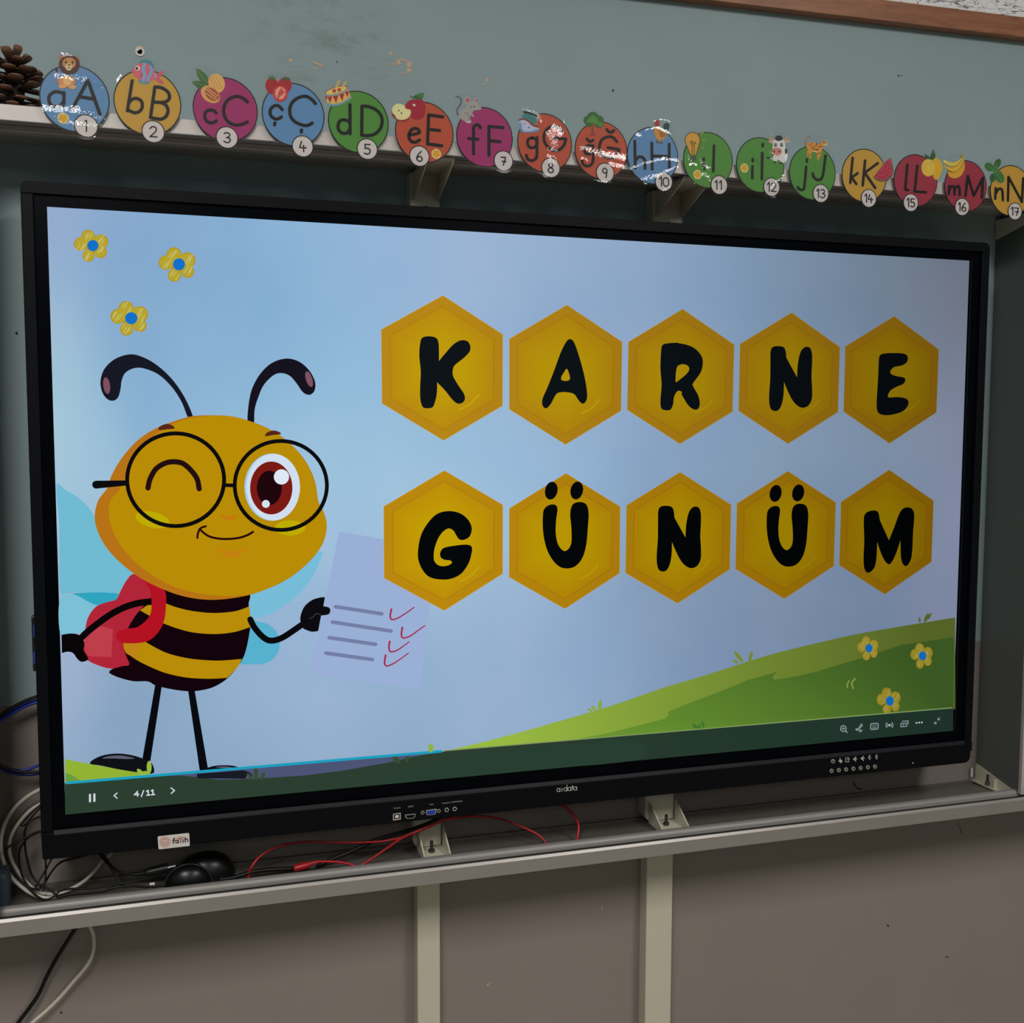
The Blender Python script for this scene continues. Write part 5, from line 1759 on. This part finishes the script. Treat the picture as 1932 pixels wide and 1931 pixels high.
# glint streaks on the creased film, read in each card's enlarged view: from, to, half width
GLINT_CREASE = {
    '1': [(240, 425, 640, 470, 34), (560, 455, 885, 575, 30), (90, 830, 520, 850, 46), (450, 850, 860, 960, 42), (230, 930, 300, 980, 26), (390, 1010, 560, 1030, 26), (470, 1010, 820, 1052, 24), (310, 150, 420, 165, 16), (600, 1185, 730, 1188, 10)],
    '2': [(1000, 490, 1060, 420, 12), (1110, 400, 1190, 410, 12)],
    '7': [(900, 640, 905, 800, 8), (885, 940, 905, 1080, 10)],
    '8': [(1500, 540, 1600, 640, 60), (1440, 620, 1520, 800, 62), (1580, 560, 1600, 640, 34), (1420, 860, 1550, 880, 28), (1410, 965, 1520, 990, 34), (1400, 1050, 1540, 1050, 40), (1050, 275, 1270, 335, 16), (1290, 370, 1310, 470, 18), (1770, 800, 1770, 900, 8), (1640, 440, 1655, 490, 12)],
    '9': [(160, 690, 330, 700, 34), (310, 720, 880, 830, 46), (420, 790, 870, 860, 40), (190, 850, 280, 880, 26), (640, 940, 850, 990, 34), (390, 1200, 470, 1215, 10), (500, 1225, 600, 1240, 14), (640, 1250, 670, 1240, 8), (830, 1010, 890, 950, 10)],
    '10': [(980, 1010, 1240, 920, 20), (1230, 925, 1520, 855, 20), (1500, 850, 1740, 885, 26), (1160, 1190, 1420, 1130, 34), (1400, 1130, 1740, 985, 22), (1080, 460, 1130, 490, 26), (1215, 395, 1360, 360, 12), (1330, 265, 1380, 245, 10), (1450, 225, 1610, 250, 10), (1400, 350, 1620, 440, 18), (1640, 400, 1655, 460, 14), (1190, 1250, 1240, 1265, 10), (1490, 1390, 1620, 1320, 12), (945, 990, 975, 1030, 14), (1755, 920, 1770, 990, 10)],
    '11': [(200, 660, 260, 720, 16), (225, 740, 300, 745, 14), (340, 700, 400, 740, 22), (385, 770, 430, 790, 26), (370, 850, 430, 870, 20), (430, 910, 460, 930, 10), (500, 800, 520, 815, 10), (560, 840, 600, 900, 22), (540, 930, 610, 1000, 18), (150, 660, 160, 720, 8), (170, 780, 200, 850, 8), (225, 900, 280, 945, 10), (470, 1040, 500, 1068, 8)],
    '12': [(950, 680, 970, 740, 12), (1150, 930, 1240, 860, 12), (1010, 1070, 1060, 1100, 10), (1090, 1000, 1160, 930, 14), (1080, 1095, 1150, 1090, 10), (1190, 1060, 1210, 1030, 8), (1085, 605, 1110, 610, 16), (1140, 655, 1190, 660, 16)]}


def glint_crease(parent, q, s, mpp, xa, ya, xb, yb, rr, yb_, rnd):
    """a narrow patch of crumpled film: small connected facets tilted back to throw lamp glints"""
    A, B = at(*q((xa, ya))[0], YC), at(*q((xb, yb))[0], YC)
    hw = rr / s * mpp * 1.05
    d = Vector((B.x - A.x, 0, B.z - A.z))
    L_ = max(d.length, .001)
    d.normalize()
    nrm = Vector((-d.z, 0, d.x))
    if nrm.z < 0:
        nrm = -nrm
    nu = max(2, int((L_ + hw) / .0015))
    nv = max(2, int(2 * hw / .0009))
    vs, fs = [], []
    for j in range(nv + 1):
        for i in range(nu + 1):
            u = -hw * .5 + (L_ + hw) * i / nu + rnd.uniform(-.0005, .0005)
            v = -hw + 2 * hw * j / nv + rnd.uniform(-.0003, .0003)
            p = A + d * u + nrm * v
            vs.append((p.x, yb_ + .09 * v + rnd.uniform(-.00005, .00005), p.z))
    for j in range(nv):
        for i in range(nu):
            a = j * (nu + 1) + i
            e = abs((j + .5) / nv * 2 - 1)
            if rnd.random() < .10 + .55 * e ** 2:
                continue
            fs.append((a, a + 1, a + nu + 2))
            fs.append((a, a + nu + 2, a + nu + 1))
    if fs:
        tag(MB().add(vs, fs).build('glint_crease', 'film_flat', parent), kind='stuff')


for ci, (q, s, bx, col, strokes, bc, num, star, pic, pcs, film, pname, cname) in enumerate(CARDS):
    mx, my = (bx[0] + bx[1]) / 2, (bx[2] + bx[3]) / 2
    cc = at(mx, my, YC)
    mpp = CR / ((bx[3] - bx[2]) / 2)          # metres per photo pixel at this card (vertical)
    u = 1.0 / s
    t = empty('letter_card', (cc.x, YC - D, cc.z - CR))
    tag(t, 'laminated round %s letter card with a %s picture, number %s' % (cname, pname, num), 'letter card', 'alphabet cards on the upper rail')
    y0 = YC - D
    n = 56
    # disc: black rim and coloured face
    m = MB()
    m.slab_xz([(a, b) for a, _, b in wdisc(cc.x, cc.z, CR, y0)], y0, y0 + .0006, INK)
    m.add(wdisc(cc.x, cc.z, CR - .0014, y0 - .00005), [tuple(range(n))], col)
    m.build('disc', 'card_print', t)
    # letters
    L = Art(YC, dl=.00003, start=4)
    for l in strokes:
        L.stroke(q(*l), (.0043 if ci < 7 else .0041) / mpp, INK)
    L.build('letters', 'card_print', t)
    # picture, star, badge
    pa = Art(YC, dl=.00002, start=12)
    pic(pa, q, u)
    pa.build('picture', 'card_print', t)
    if star:
        sx, sz = at(*q(star)[0], YC).x, at(*q(star)[0], YC).z
        m = MB()
        m.add(wdisc(sx, sz, .0068, y0 - .0002, 28), [tuple(range(28))], K(206, 186, 140))
        pts = []
        for k in range(10):
            a = math.pi * k / 5 - math.pi / 2
            r = .0062 if k % 2 == 0 else .0044
            pts.append((sx + r * math.cos(a), y0 - .00025, sz + r * math.sin(a)))
        m.add(pts, [tuple(range(10))], K(190, 148, 24))
        m.build('star_sticker', 'card_print', t)
    bp = at(*q(bc)[0], YC)
    m = MB()
    rb = .0143
    m.add(wdisc(bp.x, bp.z, rb, y0 - .0008, 40), [tuple(range(40))], INK)
    m.add(wdisc(bp.x, bp.z, rb - .0013, y0 - .00085, 40), [tuple(range(40))], PAPER)
    bd = m.build('number_badge', 'card_print', t)
    na = Art(YC - .0009, dl=.00003, start=1)
    hgt = (.0130 if len(num) == 1 else .0125) / mpp
    if num == '7':
        hgt *= .85
    bcx, bcy = q(bc)[0]
    fx = (bx[1] - bx[0]) / (bx[3] - bx[2])
    for k, chx in enumerate(num):
        off = 0 if len(num) == 1 else (-.30 + .60 * k) * hgt
        for l in DIG[chx]:
            na.stroke([(bcx + (off + x * hgt) * fx, bcy + y * hgt + (off + x * hgt) * fx * .06) for x, y in l], .0017 / mpp, INK)
    na.build('number', 'card_print', bd)
    # laminating film: outline follows disc, badge and picture
    circ = [(cc.x, cc.z, CR + .0022), (bp.x, bp.z, rb + .0026)]
    for x, y, r in pcs:
        w = at(*q((x, y))[0], YC)
        circ.append((w.x, w.z, r / s * mpp + .0012))
    N = 96
    rad = []
    for i in range(N):
        an = 2 * math.pi * i / N
        rad.append(max(exit_dist(cc.x, cc.z, an, *c) for c in circ))
    for it in range(2):
        rad = [max(rad[i], (rad[i - 1] + rad[(i + 1) % N]) / 2) for i in range(N)]
    loop = [(cc.x + rad[i] * math.cos(2 * math.pi * i / N), cc.z + rad[i] * math.sin(2 * math.pi * i / N)) for i in range(N)]
    m = MB()
    m.add([(a, y0 - .0014, b) for a, b in loop] + [(cc.x, y0 - .0014, cc.z)], [(i, (i + 1) % N, N) for i in range(N)])
    fl = m.build('film', film, t)
    for bi, (xa, ya, xb, yb, rr) in enumerate(GLINT_CREASE.get(num, [])):
        glint_crease(fl, q, s, mpp, xa, ya, xb, yb, rr, y0 - .0022, random.Random(ci * 31 + bi))

# ------------------------------------------------------------------ pine cone on the upper rail
pb = at(26, 196, .004)
pc = empty('pine_cone', (pb.x, pb.y, ZC + .5162))
tag(pc, 'brown open pine cone standing on the upper rail beside card 1', 'pine cone')
PX, PY, PZ = pb.x, pb.y, ZC + .5162
HC = .074
core = MB()
rings = 10
vs = []
for j in range(rings + 1):
    t = j / rings
    r = .0125 * math.sin(math.pi * (.18 + .80 * t)) + .001
    for i in range(14):
        a = 2 * math.pi * i / 14
        vs.append((PX + r * math.cos(a), PY + r * math.sin(a), PZ + .003 + HC * .82 * t))
fs = []
for j in range(rings):
    for i in range(14):
        fs.append((j * 14 + i, j * 14 + (i + 1) % 14, (j + 1) * 14 + (i + 1) % 14, (j + 1) * 14 + i))
core.add(vs, fs, C(40, 28, 22), True)
core.build('core', 'cone_scale', pc)
# one scale: a tapered tongue with a thick pale tip
DKB, TIP = C(44, 31, 24), C(142, 106, 82)
sm_ = bpy.data.meshes.new('scale')
prof = [(0.0, .0026, .0012, DKB), (.010, .0046, .0014, DKB), (.0185, .0072, .0016, C(92, 66, 49)), (.0232, .0070, .0020, TIP), (.0252, .0048, .0012, C(112, 82, 62))]
v, c, f = [], [], []
for x, w, h, cl in prof:
    lift = .0000 + (x / .0245) ** 2 * .0030
    v += [(x, -w, lift - h * .3), (x, 0, lift - h * .5), (x, w, lift - h * .3), (x, w * .8, lift + h * .5), (x, 0, lift + h), (x, -w * .8, lift + h * .5)]
    c += [DKB, DKB, DKB, cl, cl, cl] if x < .018 else [cl] * 6
for j in range(len(prof) - 1):
    for i in range(6):
        f.append((j * 6 + i, j * 6 + (i + 1) % 6, j * 6 + 6 + (i + 1) % 6, j * 6 + 6 + i))
f.append(tuple(range(len(v) - 6, len(v))))
sm_.from_pydata(v, [], f)
atb = sm_.attributes.new('Col', 'FLOAT_COLOR', 'POINT')
atb.data.foreach_set('color', [k for cl in c for k in (*cl, 1.0)])
sm_.materials.append(M['cone_scale'])
NS = 54
rp = random.Random(11)
for i in range(NS):
    t = (i + .5) / NS
    a = i * 2.39996
    zb = PZ + .006 + HC * .80 * t ** .95
    ln = 1.18 * (math.sin(math.pi * min(1, .22 + .62 * t))) + .12
    el = math.radians(-16 + 30 * t + (46 * max(0, t - .80) / .2) + rp.uniform(-9, 9))
    o = bpy.data.objects.new('scale', sm_)
    COL.objects.link(o)
    o.parent = pc
    r0 = .0075 * (1 - .5 * t)
    o.location = (r0 * math.cos(a), r0 * math.sin(a), zb - PZ)
    o.rotation_euler = (Matrix.Rotation(a, 3, 'Z') @ Matrix.Rotation(-el, 3, 'Y')).to_euler()
    k = ln * rp.uniform(.92, 1.08)
    o.scale = (k * 1.06, (.80 + .45 * math.sin(math.pi * (1 - t) * .9)) * 1.05, 1.1)
MB().tube([(PX - .001, PY, PZ + HC * .78), (PX - .0005, PY, PZ + HC * .92), (PX + .001, PY - .001, PZ + HC * 1.06)], .0016, 8, 6, C(60, 44, 34)).build('stalk', 'cone_scale', pc)

# ------------------------------------------------------------------ cables and things in the tray
R1 = crop(0, 1280, 4.0229)
R2 = crop(400, 1440, 3.864)
R3 = crop(860, 1440, 3.864)
R4 = crop(0, 1580, 4.025)


def cable(name, label, pts, Ys, r, mt, group=None, cat='cable'):
    """pts: photo pixels, Ys: distance from the panel plane at each point (single value or list)"""
    if not isinstance(Ys, (list, tuple)):
        Ys = [Ys] * len(pts)
    w = [at(x, y, d) for (x, y), d in zip(pts, Ys)]
    o = MB().tube(w, r, 10, 8).build(name, mt)
    tag(o, label, cat, group)
    return o


cable('network_cable', 'black cable of the coil left of the display, above the blue ones', R1((420, 120), (285, 140), (180, 178), (80, 232), (0, 288), (-90, 380), (-130, 500), (-80, 610), (20, 672), (120, 705), (260, 715), (420, 700)), .062, .0023, 'cable_black', 'coiled cables left of the display')
cable('network_cable', 'blue network cable, outer loop of the coil left of the display', R1((420, 140), (285, 158), (190, 192), (95, 246), (0, 305), (-80, 395), (-110, 500), (-60, 620), (20, 690), (120, 725), (230, 732), (310, 722), (420, 700)), .074, .0023, 'cable_blue', 'coiled cables left of the display')
cable('network_cable', 'blue network cable, inner loop of the coil left of the display', R1((420, 165), (285, 184), (200, 212), (105, 262), (0, 326), (-60, 400), (-85, 500), (-50, 610), (20, 668), (110, 698), (200, 695), (300, 660), (420, 620)), .068, .0021, 'cable_blue', 'coiled cables left of the display')
cable('power_cable', 'thick white cable, outer arc left of the display', R1((420, 790), (310, 842), (200, 905), (100, 1000), (32, 1120), (6, 1250), (22, 1380), (80, 1500), (165, 1585), (260, 1645), (360, 1672), (440, 1650)), [.07, .07, .07, .07, .07, .068, .065, .06, .05, .04, .035, .035], .0027, 'cable_white', 'white cables left of the display')
cable('power_cable', 'thick white cable, inner arc left of the display, rising again under it', R1((420, 900), (320, 950), (230, 1005), (135, 1110), (78, 1220), (74, 1330), (112, 1430), (190, 1540), (290, 1620), (400, 1640), (500, 1615), (590, 1572), (660, 1522), (730, 1450), (780, 1385), (830, 1345), (900, 1280)),
      [.075, .072, .072, .07, .066, .064, .06, .055, .05, .05, .055, .062, .068, .072, .076, .08, .08], .0025, 'cable_white', 'white cables left of the display')
g = 'thin black cables left of the display'
cable('signal_cable', 'thin black cable dropping straight down beside the display to the tray', R1((420, 1020), (320, 1050), (250, 1072), (202, 1120), (186, 1200), (200, 1350), (240, 1490), (290, 1560), (340, 1585), (400, 1622), (445, 1668)), [.06, .058, .055, .052, .05, .05, .045, .04, .036, .032, .03], .0015, 'cable_black', g)
cable('signal_cable', 'thin black cable looping furthest left, then along the tray', R1((430, 1150), (325, 1165), (270, 1172), (190, 1212), (100, 1262), (48, 1302), (62, 1380), (130, 1500), (220, 1600), (300, 1668), (360, 1680), (420, 1650), (455, 1618), (540, 1600), (700, 1597), (880, 1566), (1050, 1536)),
      [.045, .042, .04, .036, .034, .034, .034, .030, .026, .024, .024, .026, .030, .034, .036, .036, .036], .0016, 'cable_black', g)
cable('signal_cable', 'thin black cable doubled back in a narrow hook left of the display', R1((420, 850), (310, 958), (250, 1012), (185, 1085), (162, 1112), (172, 1122), (205, 1098), (270, 1022), (330, 960), (430, 850)), .060, .0011, 'cable_black', g)
cable('signal_cable', 'thin black cable curving left behind the straight one', R1((430, 1130), (330, 1158), (270, 1180), (200, 1225), (152, 1300), (145, 1390), (168, 1500), (222, 1585), (285, 1605)), [.062, .06, .06, .058, .056, .055, .052, .046, .042], .0014, 'cable_black', g)
cable('signal_cable', 'thin black cable hanging from the lower left corner of the display', R1((350, 1290), (347, 1370), (347, 1480), (342, 1560), (325, 1625)), [.05, .05, .046, .042, .036], .0013, 'cable_black', g)
cable('signal_cable', 'thin black cable slanting down from the display corner, crossing the hanging one', R1((430, 1290), (390, 1375), (350, 1450), (305, 1525), (265, 1592)), [.054, .054, .05, .046, .042], .0013, 'cable_black', g)
cable('signal_cable', 'thin black cable sweeping out from under the display corner', R1((700, 1330), (560, 1368), (460, 1400), (395, 1465), (345, 1545), (290, 1612)), [.058, .058, .056, .052, .048, .042], .0015, 'cable_black', g)
cable('signal_cable', 'short black cable dropping steeply from under the display', R1((720, 1290), (765, 1352), (830, 1425), (890, 1515), (925, 1572)), [.06, .058, .052, .045, .04], .0017, 'cable_black', g)
plug = empty('plug', at(*R1((1150, 1470))[0], .05))
tag(plug, 'black plug on a cable lying beside the rounded gadget', 'plug')
MB().tube([at(*p, d) for p, d in zip(R1((740, 1300), (800, 1362), (855, 1438), (930, 1478), (1030, 1492)), (.06, .06, .056, .05, .048))], .0016, 10, 8).build('cord', 'cable_black', plug)
MB().tube([at(*p, .048) for p in R1((1020, 1492), (1110, 1480))], .0026, 10).build('strain_relief', 'cable_black', plug)
a, b = at(*R1((1095, 1482))[0], .048), at(*R1((1272, 1440))[0], .048)
MB().tube([a, a + (b - a) * .08, a + (b - a) * .3, b], .0058, 8, 3, radii=[.0045, .0058, .0066, .0070]).build('body', 'black_plastic', plug)
MB().tube([b, b + (b - a) * .35], .0030, 8).build('metal_tip', 'galvanised', plug)
tl = at(*R1((1155, 1563))[0], .028)
tg = MB().box((tl.x - .0035, tl.y - .002, tl.z - .0016), (tl.x + .0035, tl.y + .002, tl.z + .0016)).build('cable_tag', 'sticker_white', bevel=.0005)
tag(tg, 'tiny white tag on the black cables in the tray', 'tag')
cable('signal_cable', 'black cable lying in the tray in front of the rounded gadget', R1((440, 1665), (560, 1640), (760, 1620), (880, 1590), (1000, 1578), (1120, 1585), (1260, 1570)), [.022, .022, .022, .022, .022, .022, .022], .0018, 'cable_black', g)

# the rounded gadget: a large domed shell with a smaller domed cap in front of it
gz = ZC - .535
gd = empty('rounded_gadget', (at(392, 1660, .045).x, .045 - D, gz))
tag(gd, 'black glossy dome-shaped gadget lying in the tray under the display', 'gadget')


def dome(name, c, rx, ry, rz, mt, parent, rotz=0.0, nu=28, nv=10):
    vs, fs = [], []
    for j in range(nv + 1):
        e = (math.pi / 2) * j / nv
        for i in range(nu):
            t = 2 * math.pi * i / nu
            x, y, z = rx * math.cos(e) ** .8 * math.cos(t), ry * math.cos(e) ** .8 * math.sin(t), rz * math.sin(e)
            vs.append((c[0] + x * math.cos(rotz) - y * math.sin(rotz), c[1] + x * math.sin(rotz) + y * math.cos(rotz), c[2] + z))
    for j in range(nv):
        for i in range(nu):
            fs.append((j * nu + i, j * nu + (i + 1) % nu, (j + 1) * nu + (i + 1) % nu, (j + 1) * nu + i))
    m = MB().add(vs, fs, smooth=True)
    m.add(vs[:nu], [tuple(range(nu))])
    return m.build(name, mt, parent)


gx = at(390, 1660, .055).x
dome('shell', (at(388, 1660, .055).x, .062 - D, gz), .042, .026, .036, 'gloss_black', gd)
gx2 = at(358, 1668, .035).x
dome('front_cap', (gx2 - .002, .040 - D, gz), .032, .020, .030, 'gloss_black', gd)
MB().tube([(gx2 - .002 + .0325 * math.cos(t), .040 - D - .004, gz + .0315 * math.sin(t)) for t in [math.pi * k / 12 for k in range(13)]], .0009, 8, 3).build('seam_ring', 'dark_bolt', gd)
cable('signal_cable', 'black cable running off behind the rounded gadget along the tray', R2((60, 850), (150, 838), (300, 795), (440, 778), (560, 772), (700, 760)), [.03, .03, .032, .036, .038, .04], .0034, 'cable_black', g)

gr = 'red cables in the tray'
cable('patch_cable', 'long red cable arching over the tray from the gadget to the right', R2((262, 850), (272, 800), (290, 755), (340, 692), (430, 632), (560, 592), (700, 577), (900, 580), (1100, 580), (1250, 570), (1400, 540), (1550, 482), (1680, 425), (1780, 402)) + R3((0, 402), (100, 390), (230, 393), (350, 416), (470, 462), (580, 512), (640, 560), (655, 600)),
      [.03] * 3 + [.036, .04, .042, .044, .044, .040, .036, .03, .026, .026, .03, .034, .04, .044, .046, .044, .036, .03, .026], .0018, 'cable_red', gr)
cable('patch_cable', 'red cable rising from the tray and joining the long one by the post', R2((1090, 745), (1140, 715), (1250, 640), (1380, 552), (1480, 505), (1600, 455), (1690, 415), (1800, 385)), [.03, .03, .03, .026, .022, .022, .024, .03], .0018, 'cable_red', gr)
cable('patch_cable', 'short red cable bending down below the maker lettering', R3((640, 285), (740, 298), (800, 325), (860, 382), (893, 450), (890, 520), (880, 570)), [.05, .048, .046, .044, .04, .034, .028], .0022, 'cable_red', gr)
rp_ = empty('network_plug', at(*R2((670, 750))[0], .03))
tag(rp_, 'red network plug with ribbed boot lying in the tray', 'plug')
a, b = at(*R2((595, 772))[0], .03), at(*R2((705, 742))[0], .03)
MB().tube([a, a + (b - a) * .1, a + (b - a) * .6, b], .005, 8, 3, radii=[.0035, .0052, .0056, .0048]).build('body', 'cable_red', rp_)
d = (b - a).normalized()
for k in range(4):
    p = b + d * (.0012 + .0030 * k)
    MB().cyl(p, p + d * .0017, .0044 - .0005 * k, n=12).build('boot_rib', 'cable_red', rp_)
MB().tube([b, at(*R2((760, 722))[0], .03), at(*R2((900, 722))[0], .03), at(*R2((1000, 738))[0], .028), at(*R2((1060, 760))[0], .026)], .0020, 10, 8).build('cord', 'cable_red', rp_)
cable('power_cable', 'thick black cable crossing the post below the sockets', R2((760, 760), (850, 715), (1000, 652), (1200, 562), (1400, 503), (1550, 452), (1640, 410), (1760, 350)), [.045, .045, .045, .044, .042, .042, .044, .05], .0030, 'cable_black', None)

ga = at(17, 1640, .03)
gb = at(12, 1712, .03)
ad = empty('power_adapter', (ga.x - .045, -.055, gz))
tag(ad, 'dark blue-grey plastic box in the tray at the left edge', 'adapter')
MB().box((ga.x - .095, .022 - D, gz + .0003), (ga.x - .002, .062 - D, ga.z - .004)).build('case', 'blue_grey_plastic', ad, bevel=.006, seg=3)
MB().box((ga.x - .080, .0205 - D, gz + .006), (ga.x - .018, .0225 - D, ga.z - .012)).build('rating_plate', 'dark_bolt', ad)

cable('power_cable', 'black cable hanging below the lower rail at the left', R4((590, 640), (575, 690), (505, 800), (425, 930), (350, 1070), (290, 1200), (215, 1310), (130, 1425), (0, 1640), (-60, 1900)), [.06, .066, .074, .08, .084, .086, .086, .084, .08, .08], .0029, 'cable_black', 'cables hanging below the lower rail')
cable('power_cable', 'white cable hanging below the lower rail, bowing to the right', R4((660, 630), (685, 680), (709, 740), (714, 830), (692, 920), (642, 1000), (560, 1095), (450, 1222), (345, 1325), (235, 1420), (60, 1600), (0, 1900)), [.060, .064, .068, .074, .078, .08, .084, .086, .086, .084, .08, .08], .0026, 'cable_white', 'cables hanging below the lower rail')
